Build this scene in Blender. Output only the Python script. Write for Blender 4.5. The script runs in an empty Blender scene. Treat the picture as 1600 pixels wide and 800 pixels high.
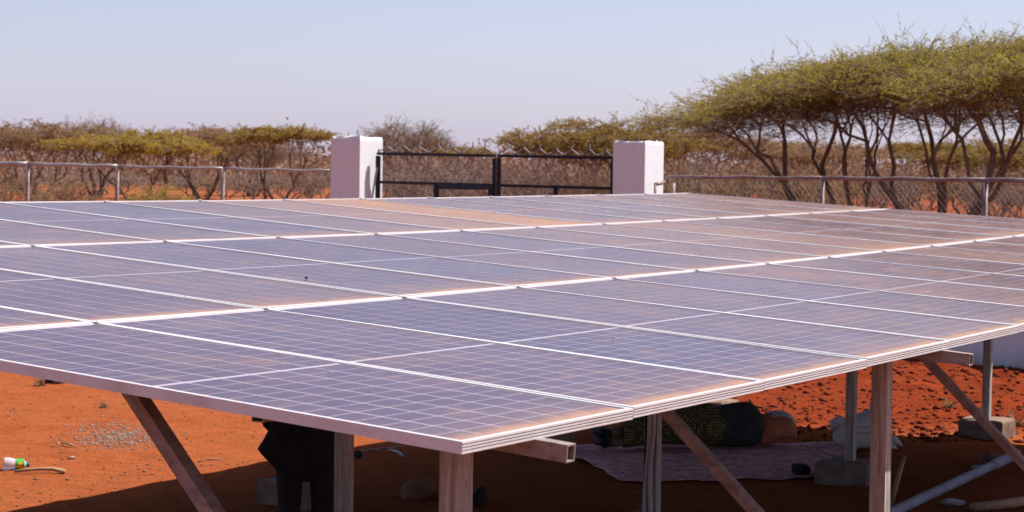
import bpy, math, random
import numpy as np
from mathutils import Matrix, Vector

# ------------------------------------------------------------------ camera, sky, sun, exposure
SC = bpy.context.scene
COL = SC.collection
F_PX, PITCH, ROLL, EYE = 3290.9, -0.036451, -0.013206, 2.5
def cam_axes():
    f = np.array([0, math.cos(PITCH), math.sin(PITCH)]); r = np.array([1., 0, 0]); d = np.cross(f, r)
    c, s = math.cos(ROLL), math.sin(ROLL)
    return np.array([c*r+s*d, -s*r+c*d, f])
RM = cam_axes()
cam = bpy.data.cameras.new('camera'); camo = bpy.data.objects.new('camera', cam); COL.objects.link(camo)
m = Matrix.Identity(4)
for i in range(3):
    m[i][0] = RM[0][i]; m[i][1] = -RM[1][i]; m[i][2] = -RM[2][i]
m[2][3] = EYE
camo.matrix_world = m
cam.sensor_width = 36; cam.lens = F_PX/1600*36
cam.clip_start = .1; cam.clip_end = 6000
cam.dof.use_dof = True; cam.dof.focus_distance = 10.0; cam.dof.aperture_fstop = 7.5
SC.camera = camo

A = 1.04631
EU = np.array([math.cos(A), math.sin(A), 0]); EV = np.array([-math.sin(A), math.cos(A), 0])
sun_h = EU*.42 - EV*.44
sd = np.array([sun_h[0], sun_h[1], 1.0]); sd /= np.linalg.norm(sd)
SUN_EL = math.asin(sd[2]); SUN_AZ = math.atan2(sd[0], sd[1])
w = bpy.data.worlds.new('World'); SC.world = w; w.use_nodes = True
nt = w.node_tree; bg = nt.nodes['Background']
sky = nt.nodes.new('ShaderNodeTexSky'); sky.sky_type = 'NISHITA'; sky.sun_disc = False
sky.sun_elevation = SUN_EL; sky.sun_rotation = SUN_AZ
sky.air_density = 1.0; sky.dust_density = 1.5; sky.ozone_density = 1.0
mx = nt.nodes.new('ShaderNodeMix'); mx.data_type = 'RGBA'; mx.blend_type = 'MULTIPLY'; mx.inputs[0].default_value = 1
mx.inputs[7].default_value = (1.0, 0.96, 1.10, 1)
nt.links.new(sky.outputs[0], mx.inputs[6])
# pale dry-season haze that thins with height, on top of the clear sky
tc = nt.nodes.new('ShaderNodeTexCoord'); sp_ = nt.nodes.new('ShaderNodeSeparateXYZ'); nt.links.new(tc.outputs['Generated'], sp_.inputs[0])
def wm(op, a, b):
    n = nt.nodes.new('ShaderNodeMath'); n.operation = op; n.use_clamp = op == 'SUBTRACT'
    for k, v in ((0, a), (1, b)):
        if hasattr(v, 'is_output'): nt.links.new(v, n.inputs[k])
        else: n.inputs[k].default_value = v
    return n.outputs[0]
hz = wm('POWER', wm('SUBTRACT', 1.0, wm('ABSOLUTE', sp_.outputs['Z'], 0)), 9.0)
ns = nt.nodes.new('ShaderNodeTexNoise'); mpn = nt.nodes.new('ShaderNodeMapping'); mpn.inputs['Scale'].default_value = (1.5, 1.5, 9); nt.links.new(tc.outputs['Generated'], mpn.inputs[0]); nt.links.new(mpn.outputs[0], ns.inputs['Vector'])
ns.inputs['Scale'].default_value = 2.2; ns.inputs['Detail'].default_value = 5
hz = wm('MULTIPLY', hz, wm('ADD', .88, wm('MULTIPLY', ns.outputs['Fac'], .26)))
hc = nt.nodes.new('ShaderNodeMix'); hc.data_type = 'RGBA'; hc.blend_type = 'MULTIPLY'; hc.inputs[0].default_value = 1; hc.inputs[6].default_value = (2.25, 2.1, 3.55, 1)
cbn = nt.nodes.new('ShaderNodeCombineColor')
for k in range(3): nt.links.new(hz, cbn.inputs[k])
nt.links.new(cbn.outputs[0], hc.inputs[7])
ad = nt.nodes.new('ShaderNodeMix'); ad.data_type = 'RGBA'; ad.blend_type = 'ADD'; ad.inputs[0].default_value = 1
nt.links.new(mx.outputs[2], ad.inputs[6]); nt.links.new(hc.outputs[2], ad.inputs[7])
nt.links.new(ad.outputs[2], bg.inputs[0]); bg.inputs[1].default_value = .0715
sun = bpy.data.lights.new('sun', 'SUN'); sun.energy = 5.0; sun.angle = math.radians(.53); sun.color = (1, .95, .87)
suno = bpy.data.objects.new('sun', sun); COL.objects.link(suno)
suno.rotation_euler = Vector(sd).to_track_quat('Z', 'Y').to_euler()
SC.view_settings.view_transform = 'Standard'; SC.view_settings.look = 'None'
SC.view_settings.exposure = 0.75; SC.view_settings.gamma = 1; SC.view_settings.use_curve_mapping = False
try:
    SC.cycles.max_bounces = 8; SC.cycles.diffuse_bounces = 1; SC.cycles.transparent_max_bounces = 8; SC.cycles.use_denoising = True
except Exception: pass

# ------------------------------------------------------------------ pixel -> place helpers
def ray(x, y):
    return np.array([(x-800)/F_PX, (y-400)/F_PX, 1.]) @ RM
def at(x, y, depth):                       # the point at that depth (metres along +Y) seen at a pixel of the photo
    r = ray(x, y); return np.array([0, 0, EYE]) + r*(depth/r[1])
def gp(x, y, z=0.0):                       # the point of the level ground seen at a pixel
    r = ray(x, y); return np.array([0, 0, EYE]) + r*((z-EYE)/r[2])
def px_x(x, depth): return at(x, 285, depth)[0]
def zat(x, y, depth): return at(x, y, depth)[2]

# ------------------------------------------------------------------ mesh helpers
def mesh_np(name, V, F, mat=None, smooth=False):
    V = np.asarray(V, dtype=np.float32).reshape(-1, 3); F = np.asarray(F, dtype=np.int32)
    k = F.shape[1]; me = bpy.data.meshes.new(name)
    me.vertices.add(len(V)); me.vertices.foreach_set('co', V.ravel())
    me.loops.add(F.size); me.loops.foreach_set('vertex_index', F.ravel())
    me.polygons.add(len(F)); me.polygons.foreach_set('loop_start', np.arange(0, F.size, k, dtype=np.int32))
    if smooth: me.polygons.foreach_set('use_smooth', np.ones(len(F), dtype=bool))
    me.update(calc_edges=True); me.validate()
    if mat: me.materials.append(mat)
    return me
class MB:
    def __init__(s): s.v = []; s.f = []
    def add(s, V, F):
        o = len(s.v); s.v += [tuple(map(float, p)) for p in V]; s.f += [tuple(i+o for i in f) for f in F]
    def box(s, c, size, R=None):
        P = np.array([[x, y, z] for x in (-.5, .5) for y in (-.5, .5) for z in (-.5, .5)])*np.array(size)
        if R is not None: P = P @ np.asarray(R).T
        s.add(P+np.array(c), [(0,1,3,2),(4,6,7,5),(0,4,5,1),(2,3,7,6),(0,2,6,4),(1,5,7,3)])
    def bar(s, p, q, wx, wz, up=(0,0,1), hollow=0):          # box section from p to q
        p = np.array(p, float); q = np.array(q, float); d = q-p; L = np.linalg.norm(d); d /= L
        sx = np.cross(d, up); sx /= np.linalg.norm(sx); u = np.cross(sx, d)
        def ring(c, a, b): return [c+sx*a*i+u*b*j for i, j in ((-1,-1),(1,-1),(1,1),(-1,1))]
        a, b = wx/2, wz/2
        R0, R1 = ring(p, a, b), ring(q, a, b)
        side = [(i, (i+1) % 4, (i+1) % 4+4, i+4) for i in range(4)]
        if not hollow:
            s.add(R0+R1, side+[(3,2,1,0),(4,5,6,7)])
        else:
            t = hollow; I0, I1 = ring(p, a-t, b-t), ring(q, a-t, b-t); D0, D1 = ring(p+d*.45*min(1, L), a-t, b-t), ring(q-d*.45*min(1, L), a-t, b-t)
            V = R0+R1+I0+I1+D0+D1; F = list(side)
            for i in range(4):
                j = (i+1) % 4
                F += [(i, 8+i, 8+j, j), (4+i, 4+j, 12+j, 12+i), (8+i, 16+i, 16+j, 8+j), (12+i, 12+j, 20+j, 20+i)]
            F += [(16,17,18,19),(23,22,21,20)]
            s.add(V, F)
    def tube(s, pts, r, k=10, cap=True):
        pts = [np.array(p, float) for p in pts]; n = len(pts); r = r if hasattr(r, '__len__') else [r]*n
        V = []; a = None
        for i, p in enumerate(pts):
            d = pts[min(i+1, n-1)]-pts[max(i-1, 0)]; d /= np.linalg.norm(d)
            if a is None:
                a = np.cross(d, (0,0,1)) if abs(d[2]) < .9 else np.cross(d, (1,0,0))
            a = a-d*(a@d); a /= np.linalg.norm(a); b = np.cross(d, a)
            V += [p+r[i]*(math.cos(t)*a+math.sin(t)*b) for t in [2*math.pi*j/k for j in range(k)]]
        F = [(i*k+j, i*k+(j+1) % k, (i+1)*k+(j+1) % k, (i+1)*k+j) for i in range(n-1) for j in range(k)]
        if cap: F += [tuple(range(k))[::-1], tuple((n-1)*k+j for j in range(k))]
        s.add(V, F)
    def loft(s, rings, close=True):                            # rings: lists of points, same count
        k = len(rings[0]); n = len(rings); V = [p for r in rings for p in r]
        F = [(i*k+j, i*k+(j+1) % k, (i+1)*k+(j+1) % k, (i+1)*k+j) for i in range(n-1) for j in range(k)]
        if close: F += [tuple(range(k))[::-1], tuple((n-1)*k+j for j in range(k))]
        s.add(V, F)
    def mesh(s, name, mat=None, smooth=False):
        me = bpy.data.meshes.new(name); me.from_pydata(s.v, [], s.f); me.update()
        if smooth: me.polygons.foreach_set('use_smooth', [True]*len(me.polygons))
        if mat: me.materials.append(mat)
        return me
    def build(s, name, mat=None, parent=None, smooth=False):
        return obj(name, s.mesh(name, mat, smooth), parent)
def obj(name, me, parent=None):
    o = bpy.data.objects.new(name, me); COL.objects.link(o)
    if parent is not None: o.parent = parent
    return o
def tag(o, label=None, cat=None, group=None, kind=None):
    if label: o['label'] = label
    if cat: o['category'] = cat
    if group: o['group'] = group
    if kind: o['kind'] = kind
    return o
def thing(name, label, cat, loc=(0,0,0), group=None):
    o = bpy.data.objects.new(name, None); o.empty_display_size = .2; COL.objects.link(o); o.location = Vector([float(c) for c in loc])
    return tag(o, label, cat, group)
def bevel(o, wd, seg=2):
    b = o.modifiers.new('bevel', 'BEVEL'); b.width = wd; b.segments = seg; b.limit_method = 'ANGLE'; return o

# ------------------------------------------------------------------ material helpers
class NT:
    def __init__(s, name):
        s.m = bpy.data.materials.new(name); s.m.use_nodes = True; s.t = s.m.node_tree; s.n = s.t.nodes; s.l = s.t.links
        s.p = s.n['Principled BSDF']; s.out = s.n['Material Output']
    def new(s, t, **kw):
        n = s.n.new(t)
        for k, v in kw.items(): setattr(n, k, v)
        return n
    def put(s, sock, v):
        if hasattr(v, 'is_output'): s.l.new(v, sock)
        elif isinstance(v, (tuple, list)) and len(v) == 3 and sock.type == 'RGBA': sock.default_value = (*v, 1)
        else: sock.default_value = v
    def math(s, op, a, b=0, c=None, clamp=False):
        n = s.new('ShaderNodeMath', operation=op); n.use_clamp = clamp; s.put(n.inputs[0], a); s.put(n.inputs[1], b)
        if c is not None: s.put(n.inputs[2], c)
        return n.outputs[0]
    def mix(s, f, a, b, mode='MIX'):
        n = s.new('ShaderNodeMix', data_type='RGBA', blend_type=mode); s.put(n.inputs[0], f); s.put(n.inputs[6], a); s.put(n.inputs[7], b); return n.outputs[2]
    def noise(s, co, scale, detail=4, rough=.55, dist=0):
        n = s.new('ShaderNodeTexNoise'); 
        if co is not None: s.l.new(co, n.inputs['Vector'])
        n.inputs['Scale'].default_value = scale; n.inputs['Detail'].default_value = detail; n.inputs['Roughness'].default_value = rough; n.inputs['Distortion'].default_value = dist
        return n.outputs['Fac']
    def ramp(s, f, lo, hi, a=0., b=1.):
        n = s.new('ShaderNodeMapRange'); n.interpolation_type = 'SMOOTHSTEP'; s.put(n.inputs[0], f); s.put(n.inputs[1], lo); s.put(n.inputs[2], hi); s.put(n.inputs[3], a); s.put(n.inputs[4], b); return n.outputs[0]
    def scale(s, co, v):
        n = s.new('ShaderNodeMapping'); s.l.new(co, n.inputs[0]); n.inputs['Scale'].default_value = v; return n.outputs[0]
    def objco(s): return s.new('ShaderNodeTexCoord').outputs['Object']
    def pos(s): return s.new('ShaderNodeNewGeometry').outputs['Position']
    def bump(s, h, strength=.3, dist=.02):
        n = s.new('ShaderNodeBump'); s.put(n.inputs['Height'], h); n.inputs['Strength'].default_value = strength; n.inputs['Distance'].default_value = dist
        s.l.new(n.outputs[0], s.p.inputs['Normal']); return n.outputs[0]
    def set(s, color=None, rough=None, metal=None, spec=None):
        if color is not None: s.put(s.p.inputs['Base Color'], color)
        if rough is not None: s.put(s.p.inputs['Roughness'], rough)
        if metal is not None: s.put(s.p.inputs['Metallic'], metal)
        if spec is not None: s.put(s.p.inputs['Specular IOR Level'], spec)
        return s.m
def plain(name, c1, c2, scale=8, rough=.8, metal=0., bump=0., spec=.12, bd=.01):
    t = NT(name); co = t.objco(); f = t.ramp(t.noise(co, scale, 5), .3, .7)
    if bump: t.bump(t.noise(co, scale*2.5, 5), bump, bd)
    return t.set(t.mix(f, c1, c2), rough, metal, spec)

SOIL_A, SOIL_B = (.50, .125, .040), (.36, .078, .025)
# ---- soil
t = NT('red_soil'); co = t.pos()
big = t.ramp(t.noise(co, .35, 4, .6), .35, .65); mid = t.ramp(t.noise(co, 2.6, 6, .65), .35, .7); fine = t.noise(co, 22, 6, .7)
c = t.mix(mid, (.310, .084, .031), (.248, .062, .022)); c = t.mix(t.math('MULTIPLY', big, .6), c, (.291, .084, .032))
c = t.mix(t.ramp(fine, .56, .74, 0, .5), c, (.186, .042, .015))
st = t.noise(t.scale(co, (1.1, 2.6, 1)), 2.2, 7, .72, .8); c = t.mix(t.ramp(st, .53, .66, 0, .45), c, (.198, .046, .017)); c = t.mix(t.ramp(st, .30, .42, .45, 0), c, (.335, .102, .042))
spk = t.new('ShaderNodeTexVoronoi'); t.l.new(co, spk.inputs['Vector']); spk.inputs['Scale'].default_value = 9
c = t.mix(t.math('MULTIPLY', t.ramp(spk.outputs['Distance'], .05, .12, 1, 0), t.ramp(t.noise(co, 1.3, 2), .5, .62)), c, (.310, .223, .161))
sx = t.new('ShaderNodeSeparateXYZ'); t.l.new(co, sx.inputs[0])
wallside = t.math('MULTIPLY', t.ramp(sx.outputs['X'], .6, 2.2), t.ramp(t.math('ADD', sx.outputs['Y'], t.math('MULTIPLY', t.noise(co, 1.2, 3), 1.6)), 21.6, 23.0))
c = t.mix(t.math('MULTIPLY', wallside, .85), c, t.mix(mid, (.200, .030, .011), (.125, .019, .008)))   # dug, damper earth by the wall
far = t.ramp(sx.outputs['Y'], 38, 120)
c = t.mix(t.math('MULTIPLY', far, .5), c, (.260, .093, .046))
hh = t.math('ADD', t.math('MULTIPLY', t.noise(co, 5, 6, .65), 1.0), t.math('MULTIPLY', fine, .5))
t.bump(t.math('ADD', hh, t.math('MULTIPLY', st, 1.2)), .8, .05)
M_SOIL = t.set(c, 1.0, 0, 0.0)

# ---- solar glass over cells, with red dust that gathers along each panel's lower edge
WP, LP = 1.07, 2.12*1.087478
ORI = np.array([-0.128533, 5.905324, 0.])
def panel_dust(t):
    p = t.pos()
    su = t.new('ShaderNodeVectorMath', operation='SUBTRACT'); t.l.new(p, su.inputs[0]); su.inputs[1].default_value = tuple(ORI)
    def dot(v):
        n = t.new('ShaderNodeVectorMath', operation='DOT_PRODUCT'); t.l.new(su.outputs[0], n.inputs[0]); n.inputs[1].default_value = tuple(v); return n.outputs['Value']
    u, v = dot(EU), dot(EV)
    vf = t.math('FRACT', t.math('DIVIDE', v, LP)); iu = t.math('FLOOR', t.math('DIVIDE', u, WP)); iv = t.math('FLOOR', t.math('DIVIDE', v, LP))
    cmb = t.new('ShaderNodeCombineXYZ'); t.put(cmb.inputs[0], u); t.put(cmb.inputs[1], v); uv = cmb.outputs[0]
    cid = t.new('ShaderNodeCombineXYZ'); t.put(cid.inputs[0], iu); t.put(cid.inputs[1], iv)
    wn = t.new('ShaderNodeTexWhiteNoise', noise_dimensions='3D'); t.l.new(cid.outputs[0], wn.inputs['Vector']); rnd = wn.outputs['Value']
    info = t.new('ShaderNodeObjectInfo'); sep = t.new('ShaderNodeSeparateColor'); t.l.new(info.outputs['Color'], sep.inputs[0])
    amt = sep.outputs[0]
    patch = t.ramp(t.noise(uv, 2.2, 5, .6, .6), .48, .68)
    streak = t.ramp(t.noise(t.scale(uv, (3.0, 11, 1)), 1.0, 4, .6), .5, .72)
    edge_n = t.math('ADD', t.math('MULTIPLY', t.noise(uv, 4, 4), .05), .012)
    edge = t.ramp(vf, t.math('MULTIPLY', edge_n, .35), t.math('MULTIPLY', edge_n, 1.5), 1, 0)
    halo = t.ramp(vf, .02, .20, 1, 0)
    d = t.math('ADD', t.math('MULTIPLY', patch, .10), t.math('MULTIPLY', streak, .12))
    d = t.math('ADD', d, t.math('MULTIPLY', halo, .13))
    d = t.math('ADD', d, t.math('MULTIPLY', t.math('ADD', rnd, 0), .10))
    d = t.math('MULTIPLY', d, amt)
    d = t.math('ADD', d, t.math('MULTIPLY', edge, .75))
    d = t.math('ADD', d, sep.outputs[1])
    d = t.math('ADD', d, .025, clamp=True)
    return u, v, uv, iu, iv, d
def laminate(name, base):
    t = NT(name); u, v, uv, iu, iv, d = panel_dust(t)
    if base == 'cell':
        vor = t.new('ShaderNodeTexVoronoi'); t.l.new(uv, vor.inputs['Vector']); vor.inputs['Scale'].default_value = 75
        g = t.new('ShaderNodeSeparateColor'); t.l.new(vor.outputs['Color'], g.inputs[0])
        cu = t.math('FLOOR', t.math('DIVIDE', u, WP/6.1)); cv = t.math('FLOOR', t.math('DIVIDE', v, LP/24.4))
        cc = t.new('ShaderNodeCombineXYZ'); t.put(cc.inputs[0], cu); t.put(cc.inputs[1], cv)
        wn = t.new('ShaderNodeTexWhiteNoise', noise_dimensions='3D'); t.l.new(cc.outputs[0], wn.inputs['Vector'])
        col = t.mix(g.outputs[0], (.022, .013, .055), (.036, .021, .081)); col = t.mix(t.math('MULTIPLY', wn.outputs['Value'], .55), col, (.055, .027, .062))
    else: col = (.66, .62, .70)
    dn = t.noise(uv, 30, 5, .7)
    dust = t.mix(dn, (.277, .165, .125), (.330, .211, .165))
    t.set(col, .16, 0, .5)
    t.p.inputs['IOR'].default_value = 1.31
    t.put(t.p.inputs['Roughness'], t.ramp(t.noise(uv, 3, 4), .3, .7, .07, .15))
    df = t.new('ShaderNodeBsdfDiffuse'); t.put(df.inputs[0], dust)
    fl = t.new('ShaderNodeBsdfDiffuse'); t.put(fl.inputs[0], t.mix(t.noise(uv, 1.7, 4), (.058, .047, .085), (.078, .055, .080)))      # thin dust film, coloured dark violet to dim the sky reflection
    m0 = t.new('ShaderNodeMixShader'); t.put(m0.inputs[0], t.ramp(t.noise(uv, .8, 5, .6), .3, .7, .24, .38)); t.l.new(t.p.outputs[0], m0.inputs[1]); t.l.new(fl.outputs[0], m0.inputs[2])
    ms = t.new('ShaderNodeMixShader'); t.put(ms.inputs[0], d); t.l.new(m0.outputs[0], ms.inputs[1]); t.l.new(df.outputs[0], ms.inputs[2])
    t.l.new(ms.outputs[0], t.out.inputs[0]); return t.m
M_CELL = laminate('solar_cell_under_glass', 'cell'); M_BACK = laminate('white_backsheet_under_glass', 'back')
# ---- aluminium frame
t = NT('anodised_aluminium'); co = t.pos()
n1 = t.ramp(t.noise(co, 6, 5, .65), .42, .75)
t.set(t.mix(t.math('MULTIPLY', n1, .55), (.62, .60, .61), (.48, .38, .32)), t.ramp(n1, 0, 1, .42, .8), .05, .5); M_ALU = t.m
# ---- grimy galvanised box steel: pale, with vertical streaks of cement wash and rust
def steel(name, a, b, cst, axis=(16, 16, .9)):
    t = NT(name); co = t.pos(); s = t.scale(co, axis)
    n1 = t.ramp(t.noise(s, 2.2, 6, .7, .4), .38, .66); n2 = t.ramp(t.noise(s, 7, 5, .7), .5, .75); n3 = t.ramp(t.noise(co, 9, 5, .7), .52, .7)
    c = t.mix(n1, a, b); c = t.mix(t.math('MULTIPLY', n2, .85), c, cst); c = t.mix(t.math('MULTIPLY', n3, .45), c, (.22, .11, .07))
    t.bump(t.noise(s, 6, 5), .25, .004)
    return t.set(c, .7, .1, .22)
M_POST = steel('stained_galvanised_steel', (.23, .21, .185), (.42, .395, .36), (.085, .066, .056))
M_STEEL = steel('brown_stained_steel_tube', (.22, .165, .145), (.33, .265, .24), (.11, .075, .065), (3, 3, 5))
M_DARK = plain('dark_painted_steel', (.020, .020, .028), (.035, .032, .042), 20, .5, .3)
M_CONC = plain('grey_concrete', (.36, .31, .28), (.25, .20, .17), 7, .95, 0, .4)
# ---- lime-washed render
t = NT('white_limewash'); co = t.pos(); n1 = t.ramp(t.noise(co, 1.6, 6, .65), .35, .7); n2 = t.ramp(t.noise(t.scale(co, (6, 6, .8)), 1.5, 5, .7), .52, .75)
sx = t.new('ShaderNodeSeparateXYZ'); t.l.new(co, sx.inputs[0])
splash = t.math('MULTIPLY', t.ramp(t.math('ADD', sx.outputs['Z'], t.math('MULTIPLY', t.noise(co, 3, 4), .35)), .15, .55, 1, 0), .7)
c = t.mix(t.math('MULTIPLY', n1, .3), (.70, .715, .73), (.61, .61, .625)); c = t.mix(t.math('MULTIPLY', n2, .22), c, (.50, .44, .42)); c = t.mix(splash, c, (.48, .24, .16))
t.bump(t.noise(co, 14, 6, .7), .35, .01); M_WHITE = t.set(c, .9, 0, .15)
M_PIPE_RAIL = plain('galvanised_pipe', (.42, .40, .40), (.32, .28, .28), 3, .5, .4, 0, .5)
M_RUSTPIPE = plain('rusty_pipe', (.30, .24, .23), (.20, .12, .10), 5, .6, .4, 0, .4)
M_WIRE = plain('fence_wire', (.20, .18, .17), (.30, .26, .24), 5, .6, .5)
# ---- plants
def leafmat(name, a, b, sc=1.2, trans=.5):
    t = NT(name); co = t.pos(); f = t.ramp(t.noise(co, sc, 4), .3, .7); g = t.noise(co, 14, 3)
    c = t.mix(f, a, b); c = t.mix(t.ramp(g, .45, .7, 0, .5), c, tuple(x*.6 for x in a))
    t.set(c, .7, 0, .2)
    tr = t.new('ShaderNodeBsdfTranslucent'); t.put(tr.inputs[0], c); ms = t.new('ShaderNodeMixShader'); ms.inputs[0].default_value = trans
    t.l.new(t.p.outputs[0], ms.inputs[1]); t.l.new(tr.outputs[0], ms.inputs[2]); t.l.new(ms.outputs[0], t.out.inputs[0]); return t.m
M_LEAF = {'green': leafmat('acacia_leaf_green', (.35, .30, .032), (.44, .35, .052)),
          'olive': leafmat('acacia_leaf_olive', (.37, .26, .045), (.36, .22, .06)),
          'yellow': leafmat('acacia_leaf_yellow', (.46, .33, .035), (.40, .25, .05)),
          'ochre': leafmat('acacia_leaf_ochre', (.34, .20, .052), (.31, .22, .042)),
          'brown': leafmat('acacia_leaf_dry', (.34, .19, .092), (.38, .225, .115)),
          'grey': leafmat('thicket_twig_dry', (.29, .165, .10), (.23, .125, .08), 1.2, .25)}
M_BARK = plain('acacia_bark', (.115, .075, .052), (.20, .135, .095), 4, .9, 0, .5)
M_TWIG = plain('dry_twig', (.180, .116, .071), (.247, .169, .112), 2, .9)

# ------------------------------------------------------------------ noise for shapes
def vnoise(x, y, seed=0):
    x = np.asarray(x, float); y = np.asarray(y, float); xi = np.floor(x).astype(np.int64); yi = np.floor(y).astype(np.int64); xf = x-xi; yf = y-yi
    def h(a, b):
        n = (a*374761393+b*668265263+seed*982451653) & 0x7fffffff; n = ((n ^ (n >> 13))*1274126177) & 0x7fffffff
        return ((n ^ (n >> 16)) & 0xffff)/65535.
    s = xf*xf*(3-2*xf); t_ = yf*yf*(3-2*yf)
    return (h(xi, yi)*(1-s)+h(xi+1, yi)*s)*(1-t_)+(h(xi, yi+1)*(1-s)+h(xi+1, yi+1)*s)*t_-.5
def sstep(a, b, x):
    k = np.clip((x-a)/(b-a), 0, 1); return k*k*(3-2*k)

# ------------------------------------------------------------------ ground: one sheet to the horizon
WR0 = np.array([px_x(1043, 33.0), 33.0]); WR1 = np.array([px_x(1600, 27.7), 27.7])        # line of the wall on the right
def wall_dist(x, y):
    d = (WR1-WR0)/np.linalg.norm(WR1-WR0); n = np.array([-d[1], d[0]]); n = n if n[1] < 0 else -n
    return (np.asarray(x)-WR0[0])*n[0]+(np.asarray(y)-WR0[1])*n[1]
def gz(x, y):
    x = np.asarray(x, float); y = np.asarray(y, float)
    z = .035*vnoise(x/1.9, y/1.9, 1)+.030*vnoise(x/.55, y/.55, 2)+.020*vnoise(x/.22, y/.22, 3)
    wd = wall_dist(x, y); dug = sstep(5.0, 2.0, wd)*sstep(-.2, .3, wd)*sstep(.4, 2.0, x)
    z = z+dug*(.09+.14*np.abs(vnoise(x/.8, y/.5, 5))+.08*vnoise(x/.25, y/.25, 6))
    far = sstep(38, 105, y)
    z = z+far*(1.15+.5*vnoise(x/22, y/22, 4)+.9*sstep(100, 600, y)*vnoise(x/80, y/80, 7))
    return z
def axis(lo, hi, step, a, b, grow):
    v = list(np.arange(lo, hi, step)); s = step; x = hi
    while x < b: v.append(x); s *= grow; x += s
    v.append(b); s = step*grow; x = lo-s; pre = []
    while x > a: pre.append(x); s *= grow; x -= s
    pre.append(a); return np.array(pre[::-1]+v)
xs = axis(-6.5, 8.5, .065, -3000, 3000, 1.09); ys = axis(12.5, 28.5, .075, -60, 5000, 1.06)
X, Y = np.meshgrid(xs, ys); Z = gz(X, Y)
nx, ny = len(xs), len(ys); idx = np.arange(nx*ny).reshape(ny, nx)
Fq = np.stack([idx[:-1, :-1], idx[:-1, 1:], idx[1:, 1:], idx[1:, :-1]], -1).reshape(-1, 4)
g = obj('ground', mesh_np('ground', np.stack([X, Y, Z], -1).reshape(-1, 3), Fq, M_SOIL, True)); tag(g, kind='structure')
def ground_at(x, y): return float(gz(x, y))
def onground(x, y, dz=0.0):
    p = gp(x, y); return np.array([p[0], p[1], ground_at(p[0], p[1])+dz])

# ------------------------------------------------------------------ thin prisms and leaves in bulk
def segs(P0, P1, R0, R1, k=3):
    P0 = np.asarray(P0, float); P1 = np.asarray(P1, float); R0 = np.asarray(R0, float)*np.ones(len(P0)); R1 = np.asarray(R1, float)*np.ones(len(P0))
    d = P1-P0; L = np.linalg.norm(d, axis=1, keepdims=True)+1e-9; d = d/L
    ref = np.where(np.abs(d[:, 2:3]) < .9, np.array([[0, 0, 1.]]), np.array([[1., 0, 0]]))
    a = np.cross(d, ref); a /= np.linalg.norm(a, axis=1, keepdims=True); b = np.cross(d, a)
    th = np.arange(k)*2*np.pi/k
    off = np.cos(th)[None, :, None]*a[:, None]+np.sin(th)[None, :, None]*b[:, None]
    V = np.concatenate([P0[:, None]+off*R0[:, None, None], P1[:, None]+off*R1[:, None, None]], 1).reshape(-1, 3)
    j = np.arange(k); F = np.stack([j, (j+1) % k, (j+1) % k+k, j+k], 1)
    F = (F[None]+(np.arange(len(P0))*2*k)[:, None, None]).reshape(-1, 4)
    return V, F
def join(parts):
    V = []; F = []; o = 0
    for v, f in parts: V.append(v); F.append(f+o); o += len(v)
    return np.concatenate(V), np.concatenate(F)
def leaves(C, D, l, w_, rng):
    n = len(C); N = rng.normal(size=(n, 3)); B = np.cross(D, N); B /= np.linalg.norm(B, axis=1, keepdims=True)+1e-9
    l = (l*rng.uniform(.6, 1.3, n))[:, None]/2; w_ = (w_*rng.uniform(.6, 1.3, n))[:, None]/2
    V = np.stack([C-D*l, C+B*w_, C+D*l, C-B*w_], 1).reshape(-1, 3)
    return V, np.arange(4*n).reshape(-1, 4)

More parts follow.
